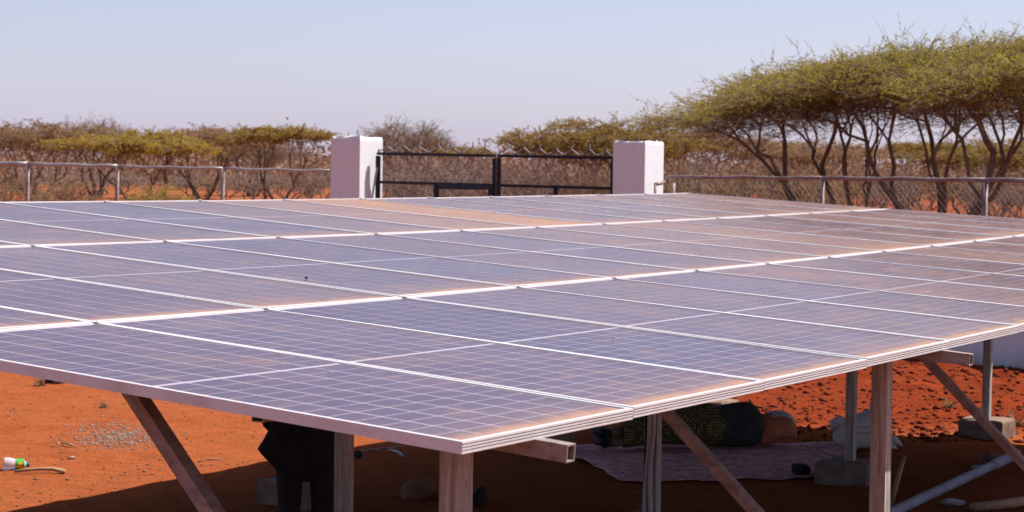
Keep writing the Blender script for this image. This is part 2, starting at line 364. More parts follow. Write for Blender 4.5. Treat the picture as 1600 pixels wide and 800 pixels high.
# ------------------------------------------------------------------ trees
def umbrella_points(rng, n, rx, ry, ztop, drop, thick, cx=0, cy=0, tilt=0, lump=.25):
    r = np.sqrt(rng.uniform(0, 1, n)); a = rng.uniform(0, 2*np.pi, n); e = 1+.22*np.sin(a*3+rng.uniform(0, 6))+.12*np.sin(a*7+rng.uniform(0, 6))
    x = cx+rx*r*np.cos(a)*e; y = cy+ry*r*np.sin(a)*e
    zt = ztop-drop*r**2.2+tilt*(x-cx)+lump*2*vnoise(x/1.1+9, y/1.1, int(rng.integers(99)))
    return np.stack([x, y, zt-rng.uniform(0, 1, n)**1.3*thick*(1-.9*r)], 1)
def grow_tree(rng, bases, T, r0, leaf_l, leaf_w, n_twig, n_leaf, twig_len, tw_r, up=.12, wig=.06, flat=.35, bare=0.0, bare_T=None):
    P0, P1, Ra, Rb = [], [], [], []
    tips = []; bset = set()
    if bare_T is not None:
        bset = {tuple(p) for p in bare_T}; T = np.concatenate([T, bare_T])
    def limb(p, q, ra, rb, n=None, sag=0.):
        d = q-p; L = np.linalg.norm(d); n = n or max(2, int(L/.35)); prev = p; 
        o = rng.normal(size=3)*wig*L; o2 = rng.normal(size=3)*wig*L
        for i in range(1, n+1):
            s = i/n; c = p+d*s+o*math.sin(math.pi*s)+o2*math.sin(2*math.pi*s)*.6; c[2] -= sag*L*math.sin(math.pi*s)
            if i < n: c = c+rng.normal(size=3)*.012*L
            else: c = q
            P0.append(prev-(c-prev)*.06); P1.append(c+(c-prev)*.03); Ra.append(ra+(rb-ra)*(i-1)/n); Rb.append(ra+(rb-ra)*s); prev = c
    def rec(p, pts, r, depth):
        n = len(pts)
        if n <= 3 or depth > 9:
            for q in pts: limb(p, q, max(r*.55, tw_r*1.5), tw_r*1.1, 3); tips.append((q, (q-p)/(np.linalg.norm(q-p)+1e-6)))
            return
        k = 2 if (n < 30 or rng.uniform() < .6) else 3
        cen = pts[rng.choice(n, k, replace=False)]
        for _ in range(4):
            lab = np.argmin(((pts[:, None, :2]-cen[None, :, :2])**2).sum(-1), 1)
            for j in range(k):
                if (lab == j).any(): cen[j] = pts[lab == j].mean(0)
        for j in range(k):
            sub = pts[lab == j]
            if not len(sub): continue
            c = sub.mean(0); f = rng.uniform(.38, .58) if len(sub) > 5 else rng.uniform(.5, .7)
            q = p+(c-p)*f; q[2] = p[2]+(c[2]-p[2])*min(.95, f*rng.uniform(.95, 1.25)); q += rng.normal(size=3)*.05*np.linalg.norm(c-p)
            rr = max(r*math.sqrt(len(sub)/n)*1.02, tw_r*1.6)
            limb(p, q, max(rr*1.05, tw_r*1.6), rr*.9); rec(q, sub, rr*.9, depth+1)
    # share the targets between the stems by direction
    B = np.array([b[0] for b in bases]); K = np.array([b[1] for b in bases])
    lab = np.argmin(((T[:, None, :2]-K[None, :, :2])**2).sum(-1), 1)
    for j in range(len(bases)):
        sub = T[lab == j]
        if not len(sub): continue
        c = sub.mean(0); k = K[j]; rj = r0*math.sqrt(max(len(sub)/len(T), .12))*1.15
        limb(B[j], k, rj, rj*.72, 6); rec(k, sub, rj*.72, 0)
    trunk = segs(P0, P1, Ra, Rb, 6)
    TP = np.array([a for a, b in tips]); TD = np.array([b for a, b in tips])
    cen = T.mean(0)
    # twigs
    n = len(TP)*n_twig; P = np.repeat(TP, n_twig, 0)+rng.normal(size=(n, 3))*np.array([.22, .22, .07])*twig_len; D0 = np.repeat(TD, n_twig, 0)
    out = P-cen; out[:, 2] *= .1; out /= np.linalg.norm(out, axis=1, keepdims=True)+1e-6
    rd = rng.normal(size=(n, 3))*np.array([1, 1, flat])
    D = .55*D0*np.array([1, 1, .2])+.55*out+.9*rd+np.array([0, 0, up]); D /= np.linalg.norm(D, axis=1, keepdims=True)
    L = twig_len*rng.uniform(.4, 1.25, n)[:, None]
    bend = rng.normal(size=(n, 3))*.14*L; mid_ = P+D*L*.5+bend; end = P+D*L+np.array([0, 0, 1])*L*rng.uniform(-.10, .12, n)[:, None]
    tw = join([segs(P, mid_, tw_r, tw_r*.8), segs(mid_, end, tw_r*.8, tw_r*.35)])
    # side twiglets
    m_ = n*2; ii = rng.integers(0, n, m_); s = rng.uniform(.2, .95, m_)[:, None]
    Q = np.where(s < .5, P[ii]+(mid_[ii]-P[ii])*s*2, mid_[ii]+(end[ii]-mid_[ii])*(s*2-1))
    E = D[ii]*.6+rng.normal(size=(m_, 3))*np.array([.6, .6, .35]); E /= np.linalg.norm(E, axis=1, keepdims=True); Q2 = Q+E*twig_len*.42*rng.uniform(.4, 1.2, m_)[:, None]
    tw = join([tw, segs(Q, Q2, tw_r*.6, tw_r*.3)])
    bflag = np.repeat(np.array([tuple(a) in bset for a, b in tips]), n_twig); keep = (rng.uniform(size=m_) >= bare) & ~bflag[ii]
    Qk, Q2k, Ek = Q[keep], Q2[keep], E[keep]
    nl = len(Qk)*n_leaf
    if nl:
        s = rng.uniform(0, 1.1, nl)[:, None]; R_ = np.repeat
        Cn = R_(Qk, n_leaf, 0)+(R_(Q2k, n_leaf, 0)-R_(Qk, n_leaf, 0))*s+rng.normal(size=(nl, 3))*leaf_w*.6
        LD = R_(Ek, n_leaf, 0)*.7+rng.normal(size=(nl, 3))*np.array([.7, .7, .35]); LD /= np.linalg.norm(LD, axis=1, keepdims=True)
        lf = leaves(Cn, LD, leaf_l, leaf_w, rng)
    else: lf = None
    return trunk, tw, lf
def tree_meshes(name, trunk, tw, lf, leaf, twm=None):
    return [('trunk', mesh_np(name+'_trunk', *trunk, M_BARK, True)), ('twigs', mesh_np(name+'_twigs', *tw, twm or M_TWIG))] + ([('crown', mesh_np(name+'_crown', *lf, M_LEAF[leaf]))] if lf else [])
def place(name, meshes, loc, label, cat, group=None, rz=0., sc=1.):
    r = thing(name, label, cat, loc, group); r.rotation_euler[2] = rz; r.scale = (sc, sc, sc) if not hasattr(sc, '__len__') else sc
    for pn, me in meshes: obj(pn, me, r)
    return r

# three big thorn trees close behind the fence on the right
def big_tree(seed, bx, depth, tx0, tx1, y_edge, y_top, y_under, label, nT, stems, tilt=0., leaf='green', ry=None, spread=.5, th=None):
    rng = np.random.default_rng(seed)
    base = np.array([px_x(bx, depth), depth]); gz0 = ground_at(*base)
    cx = px_x((tx0+tx1)/2, depth)-base[0]; rx = (px_x(tx1, depth)-px_x(tx0, depth))/2
    zt = zat((tx0+tx1)/2, y_top, depth)-gz0; ze = zat((tx0+tx1)/2, y_edge, depth)-gz0; zu = zat((tx0+tx1)/2, y_under, depth)-gz0
    T = umbrella_points(rng, nT, rx*.93, ry or rx*.8, zt-.15, zt-ze, th or (zt-zu), cx, .6, tilt)
    BT = umbrella_points(rng, int(nT*.20), rx*.85, (ry or rx*.8)*.85, zu+.1, .2, .75, cx, .6, tilt)
    bs = []
    for i in range(stems):
        a = 2*np.pi*(i+rng.uniform(-.2, .2))/stems
        b = np.array([.25*math.cos(a)*(stems > 1), .25*math.sin(a), -.1])
        tgt = np.array([cx+rx*spread*math.cos(a)*rng.uniform(.6, 1), .6+rx*spread*.8*math.sin(a), 0])
        k = b+(tgt-b)*rng.uniform(.40, .55); k[2] = zu*rng.uniform(.42, .58); bs.append((b, k))
    tr = grow_tree(rng, bs, T, .165, .056, .023, 5, 10, .80, .0070, up=.03, flat=.13, bare_T=BT)
    place('thorn_tree', tree_meshes('thorn_tree', *tr, leaf), (*base, gz0), label, 'tree', 'flat-topped thorn trees close behind the fence')
big_tree(11, 1478, 45.0, 1190, 1735, 118, 74, 154, 'large green flat-topped thorn tree with forked stems behind the pipe fence', 820, 4, .05, spread=.78)
big_tree(12, 1338, 48.0, 1060, 1460, 134, 110, 168, 'wide thorn tree with slanting stems, its crown tip reaching towards the gate pillar', 700, 4, .23, ry=3.0, spread=.85)
big_tree(13, 1588, 41.0, 1400, 1850, 112, 62, 156, 'tall green thorn tree cut off by the edge of the picture, dark upright trunk', 620, 2, .03)

# middle and far trees: a few kinds, each placed as its own tree
def kind_tree(seed, leaf, rx, h, drop, thick, nT, stems, n_twig, n_leaf, ll, lw, tl, bare=0., up=.1, trunk_r=.16, flat=.35, tw_r=.012, twm=None):
    rng = np.random.default_rng(seed); T = umbrella_points(rng, nT, rx, rx*.85, h, drop, thick)
    bs = []
    for i in range(stems):
        a = 2*np.pi*(i+rng.uniform(-.3, .3))/stems; b = np.array([.15*math.cos(a), .15*math.sin(a), -.1])
        k = np.array([rx*.30*math.cos(a), rx*.30*math.sin(a), h*rng.uniform(.28, .42)]); bs.append((b, k))
    return tree_meshes('tree_kind_%d' % seed, *grow_tree(rng, bs, T, trunk_r, ll, lw, n_twig, n_leaf, tl, tw_r, up, .06, flat, bare), leaf, twm)
K_YEL = kind_tree(21, 'yellow', 3.4, 4.3, .5, 1.3, 260, 3, 6, 12, .10, .046, .7, flat=.14, up=.02, trunk_r=.13)
K_GRN = kind_tree(22, 'olive', 3.0, 4.4, .35, .6, 220, 3, 6, 12, .10, .045, .65, flat=.12, up=.02, trunk_r=.13)
K_BRN = kind_tree(23, 'brown', 3.2, 4.4, .6, 1.7, 260, 4, 6, 10, .10, .04, .75, .15, up=.03, flat=.2, trunk_r=.13)
K_BAR = kind_tree(24, 'grey', 2.3, 4.5, 1.3, 2.4, 190, 4, 6, 2, .11, .04, .85, .45, .35, .15, .9)
K_OLV = kind_tree(25, 'ochre', 3.6, 4.4, 1.0, 2.5, 340, 4, 6, 12, .10, .045, .75, .05, up=.03, flat=.18, trunk_r=.13)
M_TWIG_GREY = plain('grey_bare_twig', (.203, .150, .128), (.270, .210, .188), 2, .9)
def shrub(seed, leaf, n_leaf, bare, rx=1.3, h=2.0, twm=None):
    rng = np.random.default_rng(seed); n = 70
    a = rng.uniform(0, 2*np.pi, n); r = np.sqrt(rng.uniform(0, 1, n)); z = h*(.35+.65*rng.uniform(0, 1, n)*(1-.5*r**2))
    T = np.stack([rx*r*np.cos(a), rx*r*np.sin(a), z], 1); bs = []
    for i in range(5):
        q = 2*np.pi*i/5; bs.append((np.array([.12*math.cos(q), .12*math.sin(q), -.05]), np.array([.4*rx*math.cos(q), .4*rx*math.sin(q), h*.22])))
    return tree_meshes('shrub_kind_%d' % seed, *grow_tree(rng, bs, T, .09, .10, .04, 5, n_leaf, .5, .010, .3, .08, .8, bare), leaf, twm)
S_GREY = shrub(31, 'grey', 2, .4, twm=M_TWIG_GREY); S_BRN = shrub(32, 'brown', 4, .3); S_YEL = shrub(33, 'yellow', 5, .1); S_BRN2 = shrub(34, 'grey', 4, .2, 1.6, 1.8)
def by_px(name, meshes, ref_h, ref_w, x, y_top, depth, label, cat, group=None, width_px=None, rz=0.):
    p = at(x, 285, depth); z0 = ground_at(p[0], depth); h = zat(x, y_top, depth)-z0
    s = h/ref_h; sxy = (width_px*1.12/F_PX*depth/2/ref_w) if width_px else s
    return place(name, meshes, (p[0], depth, z0-.05), label, cat, group, rz, (sxy, sxy, s))
TG = 'thorn trees standing beyond the fence'
R = random.Random(5)
for mk, rh, rw, x, yt, d, wpx, lab in [
    (K_BRN, 4.5, 3.3, 58, 194, 98, 190, 'brown dry thorn tree over the fence post farthest from the gate'),
    (K_BAR, 4.6, 2.5, 150, 190, 122, 170, 'thin bare thorn tree rising behind the yellow-green crown'),
    (K_YEL, 4.4, 3.5, 222, 209, 88, 232, 'yellow-green spreading thorn tree above the second fence post'),
    (K_BRN, 4.5, 3.3, 318, 201, 108, 205, 'rusty brown thorn tree between the yellow-green crown and the flat olive one'),
    (K_GRN, 4.5, 3.1, 432, 200, 92, 165, 'flat olive thorn tree with open stems beside the first gate pillar'),
    (K_BAR, 4.6, 2.5, 628, 191, 118, 132, 'round leafless grey thorn tree behind the first gate pillar'),
    (K_GRN, 4.5, 3.1, 716, 231, 150, 92, 'small far olive tree top seen over the middle of the gate'),
    (K_OLV, 4.6, 3.7, 930, 184, 84, 250, 'broad orange-green thorn tree behind the gate leaf and second pillar'),
    (K_BRN, 4.5, 3.3, 1088, 205, 96, 210, 'brown thorn tree right behind the second gate pillar'),
    (K_GRN, 4.5, 3.1, 1430, 224, 130, 108, 'small far flat tree seen under the big green crown'),
    (K_OLV, 4.6, 3.7, 1560, 214, 100, 240, 'rust and olive thorn tree behind the tall dark trunk'),
    (K_BRN, 4.5, 3.3, 1270, 222, 110, 210, 'dry brown thorn tree seen through the slanting stems'),
    (K_BRN, 4.5, 3.3, -70, 200, 105, 190, 'dry thorn tree entering at the edge of the picture above the rail'),
    (K_BAR, 4.6, 2.5, 395, 214, 140, 150, 'grey leafless tree far behind the flat olive one'),
    ]:
    by_px('thorn_tree', mk, rh, rw, x, yt, d, lab, 'tree', TG, wpx, R.uniform(0, 6.28))
SG = 'shrubs beyond the fence'
ORDN = ['first', 'second', 'third', 'fourth', 'fifth', 'sixth', 'seventh', 'eighth', 'ninth', 'tenth', 'eleventh', 'twelfth', 'thirteenth']
by_px('shrub', S_YEL, 2.15, 1.5, 246, 282, 72, 'round yellow-green bush below the rail between second and third fence post', 'shrub', SG, 120, .4)
by_px('shrub', S_BRN, 2.15, 1.5, 28, 268, 74, 'brown-leaved bush at the foot of the first fence post', 'shrub', SG, 110, 1.2)
by_px('shrub', S_BRN, 2.15, 1.5, 112, 272, 84, 'brown bush between the first two fence posts', 'shrub', SG, 100, 2.2)
spots = [(400, 262, 100, 95), (452, 266, 112, 100), (500, 262, 92, 90), (355, 270, 118, 80), (545, 250, 120, 90),
         (612, 246, 66, 110), (665, 244, 62, 120), (722, 246, 68, 120), (645, 256, 90, 140), (700, 252, 100, 140), (760, 250, 90, 110),
         (800, 252, 74, 110), (850, 246, 70, 120), (905, 244, 66, 120), (958, 250, 72, 110), (1050, 246, 70, 110), (1098, 242, 74, 120), (1146, 246, 68, 120), (1195, 250, 78, 110),
         (1225, 244, 92, 120), (1265, 250, 74, 110), (1318, 246, 88, 120), (1368, 252, 100, 100), (1400, 262, 70, 80), (1450, 262, 120, 110), (1510, 256, 88, 110), (1546, 262, 70, 90), (1600, 256, 84, 110), (1650, 250, 90, 120), (310, 268, 130, 100), (180, 266, 140, 110), (75, 258, 130, 130), (-20, 262, 100, 120)]
counts = {}
for i, (x, yt, d, wpx) in enumerate(sorted(spots)):
    kind = 'grey' if 580 < x < 780 else R.choice(['grey', 'brown', 'tan'])
    mk = {'grey': S_GREY, 'brown': S_BRN, 'tan': S_BRN2}[kind]
    zone, ref = ('behind the gate', 'the first gate pillar') if 590 < x < 960 else (('under the thorn trees', 'the second gate pillar') if x > 1000 else ('below the far trees', 'the picture edge'))
    k = counts[(kind, zone)] = counts.get((kind, zone), -1)+1
    lab = '%s %s, %s counting from %s' % ({'grey': 'grey leafless bush', 'brown': 'dry brown-leaved bush', 'tan': 'low tan bush'}[kind], zone, ORDN[k], ref)
    by_px('shrub', mk, 2.15 if kind != 'tan' else 1.95, 1.5 if kind != 'tan' else 1.8, x, yt, d, lab, 'shrub', kind+' shrubs '+zone, wpx, R.uniform(0, 6.28))
by_px('shrub', shrub(36, 'brown', 3, .2), 2.15, 1.5, 1240, 278, 52, 'small reddish bush low behind the pipe fence beside the slanting stems', 'shrub', SG, 60, .3)
# far wood that reads as one mass
rng = np.random.default_rng(77); C = []
for i in range(760):
    d = rng.uniform(170, 330); x = rng.uniform(-120, 1720); c = at(x, 285, d); hgt = rng.uniform(3.0, 4.9); n = 110
    z0 = ground_at(c[0], d); q = rng.normal(size=(n, 3)); q /= np.linalg.norm(q, axis=1, keepdims=True); q *= rng.uniform(.4, 1, n)[:, None]**.5
    C.append(np.array([c[0], d, z0+hgt*.5])+q*np.array([3.0, 2.5, hgt*.5]))
C = np.concatenate(C); D = rng.normal(size=C.shape); D /= np.linalg.norm(D, axis=1, keepdims=True)
fw = obj('far_thicket', mesh_np('far_thicket', *leaves(C, D, .5, .24, rng), M_LEAF['grey'])); tag(fw, 'distant brown thorn scrub along the horizon', 'thicket', kind='stuff')

# ------------------------------------------------------------------ boundary: wall, pipe rail, chain link, gate
def up3(p, z): return np.array([p[0], p[1], z])
def link_wires(a, b, z0, z1, s=.10, r=.0009):
    a = np.array(a); b = np.array(b); L = np.linalg.norm(b-a); d = (b-a)/L; H = z1-z0; P0, P1 = [], []
    for i in range(int(-H/s), int(L/s)+1):
        for sg in (1, -1):
            t0, t1 = i*s, i*s+H; za, zb = z0, z1
            if t0 < 0: za += -t0; t0 = 0
            if t1 > L: zb -= t1-L; t1 = L
            if t1-t0 < .03: continue
            if sg == 1: p, q = (t0, za), (t1, zb)
            else: p, q = (t0, z1-(za-z0)), (t1, z0+(z1-zb))
            P0.append([*(a+d*p[0]), p[1]]); P1.append([*(a+d*q[0]), q[1]])
    return segs(P0, P1, r, r, 3)
WALL_H = 1.25
def wall(a, b, label):
    a = np.array(a); b = np.array(b); d = (b-a)/np.linalg.norm(b-a); L = np.linalg.norm(b-a); nseg = int(L/.25); mb = MB(); rings = []
    n = np.array([-d[1], d[0]])
    for i in range(nseg+1):
        c = a+d*L*i/nseg; j = .012*vnoise(i*.7, 3.); zt = WALL_H+.03*float(vnoise(i*.3, 8.))
        rings.append([np.array([*(c+n*.1*s+n*j), z]) for s, z in ((-1, -.2), (1, -.2), (1, zt), (-1, zt))])
    mb.loft(rings); return tag(bevel(mb.build('boundary_wall', M_WHITE), .02), label, 'wall')
def fence(posts, rail, r_rail, label, zlink=WALL_H+.03):
    f = thing('pipe_fence', label, 'fence', (posts[0][0], posts[0][1], 0)); off = np.array([posts[0][0], posts[0][1], 0])
    for (x, y, zt, rr) in posts[1:]:
        mb = MB(); mb.tube([np.array([x, y, WALL_H-.05])-off, np.array([x, y, zt])-off], rr, 10); mb.build('post', M_RUSTPIPE, f, True)
    for (p, q, rr, mt) in rail:
        mb = MB(); n = 8; pts = []
        for i in range(n+1):
            c = np.array(p)+(np.array(q)-np.array(p))*i/n; c[2] += .008*math.sin(i*1.9); pts.append(c-off)
        mb.tube(pts, rr, 10); ro = mb.build('rail', mt, f, True)
        L = np.linalg.norm(np.array(q)-np.array(p)); tb = MB(); k = int(L/.55)
        for i in range(k):
            c = np.array(p)+(np.array(q)-np.array(p))*(i+.5)/k-off
            dd = (np.array(q)-np.array(p))/L; tb.tube([c-dd*.006, c+dd*.006+np.array([0, 0, .002])], rr+.006, 8)
        tb.build('wire_ties', M_WIRE, f)
    parts = []
    for (p, q, rr, mt) in rail: parts.append(link_wires(p[:2], q[:2], zlink, min(p[2], q[2])-rr))
    V, F = join(parts); obj('chain_link_mesh', mesh_np('chain_link', V-off, F, M_WIRE), f)
    return f
# right-hand run
def on_right(x):
    s = (1/33.0)+(1/27.7-1/33.0)*(x-1043)/(1600-1043); d = 1/s; return np.array([px_x(x, d), d])
pr = [on_right(x) for x in (1043, 1285, 1540, 1830)]
dirR = (WR1-WR0)/np.linalg.norm(WR1-WR0)
wall(WR0, WR0+dirR*14, 'low whitewashed wall with red mud splashes behind the panels, by the slanting stems')
zr = [zat(1043, 276.5, 33), zat(1285, 278.5, pr[1][1]), zat(1540, 281.5, pr[2][1]), zat(1830, 286.5, pr[3][1])]
fence([(pr[0][0], pr[0][1])]+[(p[0], p[1], z, .034) for p, z in zip(pr[1:], zr[1:])],
      [(up3(pr[i], zr[i]), up3(pr[i+1], zr[i+1]), .028+.003*i, M_RUSTPIPE) for i in range(3)], .03, 'pipe-railed chain-link fence on the wall between second gate pillar and thorn trees')
# left-hand run
def on_left(x): d = 33.4+(520-x)/520*2.6; return np.array([px_x(x, d), d])
pl = [on_left(x) for x in (520, 348, 183, 43, -110)]
wall(pl[0], pl[0]+(pl[4]-pl[0])*1.5, 'low white wall hidden behind the top edge of the panels below the far thorn trees')
zl = [zat(520, 267, pl[0][1]), zat(348, 263.5, pl[1][1]), zat(183, 260.0, pl[2][1]), zat(43, 256.4, pl[3][1]), zat(-110, 252.4, pl[4][1])]
fence([(pl[0][0], pl[0][1])]+[(p[0], p[1], z, .034) for p, z in zip(pl[1:], zl[1:])],
      [(up3(pl[i], zl[i]), up3(pl[i+1], zl[i+1]), (.021, .024, .034, .036)[i], M_PIPE_RAIL) for i in range(4)], .03, 'pale pipe fence running from the first gate pillar past three posts')
# gate pillars
def pillar(x, ytop, depth, label, seed, spikes):
    c = at(x, 285, depth); zt = zat(x, ytop, depth); rot = math.radians(-34); s = 80/F_PX*depth/1.388
    r = thing('gate_pillar', label, 'pillar', (c[0], depth, 0), 'white gate pillars'); r.rotation_euler[2] = rot
    n = 9; mb = MB(); rings = []
    rg = np.random.default_rng(seed)
    per = [(-.5+i/n, -.5) for i in range(n)]+[(.5, -.5+i/n) for i in range(n)]+[(.5-i/n, .5) for i in range(n)]+[(-.5, .5-i/n) for i in range(n)]
    for z, ins in ((-.3, 0), (zt*.5, .004), (zt-.06, .0), (zt-.022, .004), (zt, .016)):
        rings.append([np.array([px*(s-2*ins), py*(s-2*ins), z+(rg.normal()*.007 if z == zt else 0)-(abs(rg.normal())*.008 if z == zt-.02 else 0)]) for px, py in per])
    mb.loft(rings); mb.build('shaft', M_WHITE, r)
    for (sx_, sy_, h) in spikes:
        q = MB(); q.tube([(sx_*s, sy_*s, zt-.06), (sx_*s+.004, sy_*s, zt+h)], .007, 6); q.build('rebar', M_RUSTPIPE, r)
    return r
pillar(557, 214.5, 33.2, 'whitewashed gate pillar with broken top and rebar ends beside the flat olive tree', 3, [(-.1, -.25, .08), (.25, -.3, .12), (.2, .1, .1), (.36, .28, .07)])
pillar(997, 221.0, 33.2, 'whitewashed gate pillar between gate and thorn trees, bracket on its sunlit face', 4, [(.2, .3, .10), (-.2, .36, .28)])
# bracket on the second pillar
b0 = at(1024, 288, 32.75); br = thing('pipe_bracket', 'short rusty pipe bracket clamped on the sunlit face of the second gate pillar', 'bracket', b0)
mb = MB(); mb.tube([(0, 0, -.5), (0, 0, 0)], .022, 8); mb.build('upright', M_RUSTPIPE, br, True)
mb = MB(); mb.tube([(0, 0, 0), (.16, .2, .03)], .028, 8); mb.build('arm', M_RUSTPIPE, br, True)
mb = MB(); mb.tube([(.30, .25, -.5), (.30, .25, .02)], .03, 8); mb.build('stub_post', M_RUSTPIPE, br, True)
# gate leaves
def gate_leaf(x0, x1, d0, d1, y0, y1, ym0, ym1, label, wick, stay):
    a = at(x0, y0, d0); b = at(x1, y1, d1); am = at(x0, ym0, d0); bm = at(x1, ym1, d1); off = np.array([a[0], a[1], 0])
    r = thing('gate_leaf', label, 'gate', off, 'two leaves of the metal gate'); W_ = .046
    def bar(n, p, q, w1=W_): mb = MB(); mb.bar(p-off, q-off, w1, w1, (0, 1, 0) if abs((q-p)[2]) > .5 else (0, 0, 1)); return mb.build(n, M_DARK, r)
    dx = (b-a)/np.linalg.norm(b-a)
    bar('top_rail', a-dx*.02, b+dx*.02); bar('middle_rail', am, bm)
    bar('stile', up3(a, .12), a-np.array([0, 0, .034]), .075); bar('stile', up3(b, .12), b-np.array([0, 0, .034]), .06)
    bar('bottom_rail', up3(a, .2), up3(b, .2))
    for (xa, ya, xb, yb, w1) in wick:
        s0 = (xa-x0)/(x1-x0); s1 = (xb-x0)/(x1-x0); p = at(xa, ya, d0+(d1-d0)*s0-.03); q = at(xb, yb, d0+(d1-d0)*s1-.03); bar('wicket_bar', p, q, w1)
    V, F = link_wires((a+dx*.05)[:2], (b-dx*.05)[:2], .25, min(a[2], b[2])-.03, .06, .0016); obj('chain_link_mesh', mesh_np('gate_link', V-off, F, M_WIRE), r)
    n = int(round(np.linalg.norm(b-a)/.265)); P0, P1, rr = [], [], []
    rg = np.random.default_rng(int(x0))
    for i in range(n):
        p = a+(b-a)*i/n; q = a+(b-a)*(i+1)/n; pk = (p+q)/2+np.array([.02*rg.normal(), 0, .12+.015*rg.normal()]); p[2] += .03; q[2] += .03
        P0 += [p, pk, pk, p]; P1 += [pk, q, pk+np.array([.006*rg.normal(), 0, .09+.03*rg.normal()]), p+np.array([.01, 0, .05])]
    V, F = segs(np.array(P0)-off, np.array(P1)-off,   .012, .009, 4); obj('spiked_top_wire', mesh_np('spikes', V, F, M_WIRE), r)
    if stay:
        mb = MB(); mb.bar(at(589, 262, 32.85)-off, at(578, 330, 32.7)-off, .03, .03, (0, 1, 0)); mb.build('stay', M_RUSTPIPE, r)
    return r
gate_leaf(591, 772.5, 33.0, 33.7, 240, 243.5, 284.5, 289.5, 'black metal gate leaf with chain link and wicket frame beside the first pillar',
          [(682, 288, 682, 420, .085), (686, 292.5, 766, 294, .06), (766, 292, 766, 420, .07)], True)
gate_leaf(779.5, 957, 33.7, 34.0, 243.5, 247, 289.5, 294.5, 'black metal gate leaf with spiked wire top meeting the second pillar', [(868, 294, 868, 420, .07)], False)

# ------------------------------------------------------------------ the solar array
NCOL, NROW = 15, 3
def SZ(u, v):
    return EYE-.740488+.001518*u+.076005*v+.001329*u*u-.001897*u*v+.001024*v*v-2.8e-5*u**3
def S(u, v):                                  # metres along the lower edge, metres up the slope
    p = ORI+EU*u+EV*v; return np.array([p[0], p[1], SZ(u, v)])
FH, LIP, GAPP = .036, .0165, .0012
a_, b_ = WP/2-GAPP, LP/2-GAPP
def frame_mesh():
    mb = MB()
    o = [(-a_, -b_), (a_, -b_), (a_, b_), (-a_, b_)]; i_ = [(-a_+LIP, -b_+LIP), (a_-LIP, -b_+LIP), (a_-LIP, b_-LIP), (-a_+LIP, b_-LIP)]
    nrm = [(0, -1), (1, 0), (0, 1), (-1, 0)]
    for k in range(4):
        j = (k+1) % 4
        if k % 2 == 0: prof = [(0, 0), (0, -.0070), (-.008, -.0075), (-.008, -.0105), (0, -.0110), (0, -.0160), (-.008, -.0165), (-.008, -.0195), (0, -.0200), (0, -.0250), (-.008, -.0255), (-.008, -.0285), (0, -.0290), (0, -FH)]
        else: prof = [(0, 0), (0, -FH)]
        V = []
        for q in (o[k], o[j]):
            V += [(q[0]+nrm[k][0]*dp, q[1]+nrm[k][1]*dp, z) for dp, z in prof]
        n = len(prof); mb.add(V, [(m_, m_+n, m_+n+1, m_+1) for m_ in range(n-1)])
        mb.add([(*o[k], 0), (*o[j], 0), (*i_[j], 0), (*i_[k], 0)], [(0, 1, 2, 3)])
        mb.add([(*i_[k], 0), (*i_[j], 0), (*i_[j], -.008), (*i_[k], -.008)], [(0, 1, 2, 3)])
        ib = [(x*(1-.028/abs(x)), y*(1-.028/abs(y))) for x, y in o]
        mb.add([(*o[k], -FH), (*o[j], -FH), (*ib[j], -FH), (*ib[k], -FH)], [(3, 2, 1, 0)])
    return mb.mesh('panel_frame', M_ALU)
ME_FRAME = frame_mesh()
mb = MB(); mb.box((0, 0, -.0075), (2*(a_-LIP)+.004, 2*(b_-LIP)+.004, .005)); ME_BACK = mb.mesh('backsheet', M_BACK)
M_UNDER = plain('shade_darkened_rear_sheet', (.10, .085, .08), (.07, .06, .055), 3, .9); ME_BACK.materials.append(M_UNDER)  # dusty rear face, coloured dark to cut bounce and deepen the shade below
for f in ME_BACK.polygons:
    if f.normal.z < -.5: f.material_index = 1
MX, MY, MID, CG, CGU = .010, .018, .022, .0048, .0098
cw = (2*(a_-LIP-MX)-5*CGU)/6; ch = ((2*(b_-LIP-MY)-MID)/2-11*CG)/12
mb = MB(); mb.add([(sx_*cw/2, sy_*ch/2, z) for z in (-.00035, 0) for sx_, sy_ in ((-1,-1),(1,-1),(1,1),(-1,1))], [(4,5,6,7)]+[(k, (k+1) % 4, (k+1) % 4+4, k+4) for k in range(4)])
ME_CELL = mb.mesh('solar_cell', M_CELL)
CELLPOS = []
for half in (0, 1):
    for r in range(12):
        y = (-b_+LIP+MY+ch/2+r*(ch+CG)) if half == 0 else (MID/2+ch/2+r*(ch+CG))
        for c in range(6): CELLPOS.append((-(a_-LIP-MX)+cw/2+c*(cw+CGU), y, -.00465))
mb = MB()
for p in CELLPOS: mb.add([(p[0]+sx_*cw/2, p[1]+sy_*ch/2, p[2]) for sx_, sy_ in ((-1,-1),(1,-1),(1,1),(-1,1))], [(0,1,2,3)])
ME_CELLS = mb.mesh('solar_cells', M_CELL)
mb = MB(); mb.box((0, b_-.35, -.03), (.16, .10, .03)); ME_BOX = mb.mesh('junction_box', M_DARK)
mb = MB(); mb.box((0, 0, .001), (.026, .034, .002)); mb.tube([(0, 0, .002), (0, 0, .006)], .0055, 6); ME_CLAMP = mb.mesh('clamp', M_ALU)
ORD = ['first', 'second', 'third', 'fourth', 'fifth', 'sixth', 'seventh', 'eighth', 'ninth', 'tenth', 'eleventh', 'twelfth', 'thirteenth', 'fourteenth', 'fifteenth']
ROWN = ['lowest row', 'middle row', 'topmost row']
rg = np.random.default_rng(8)
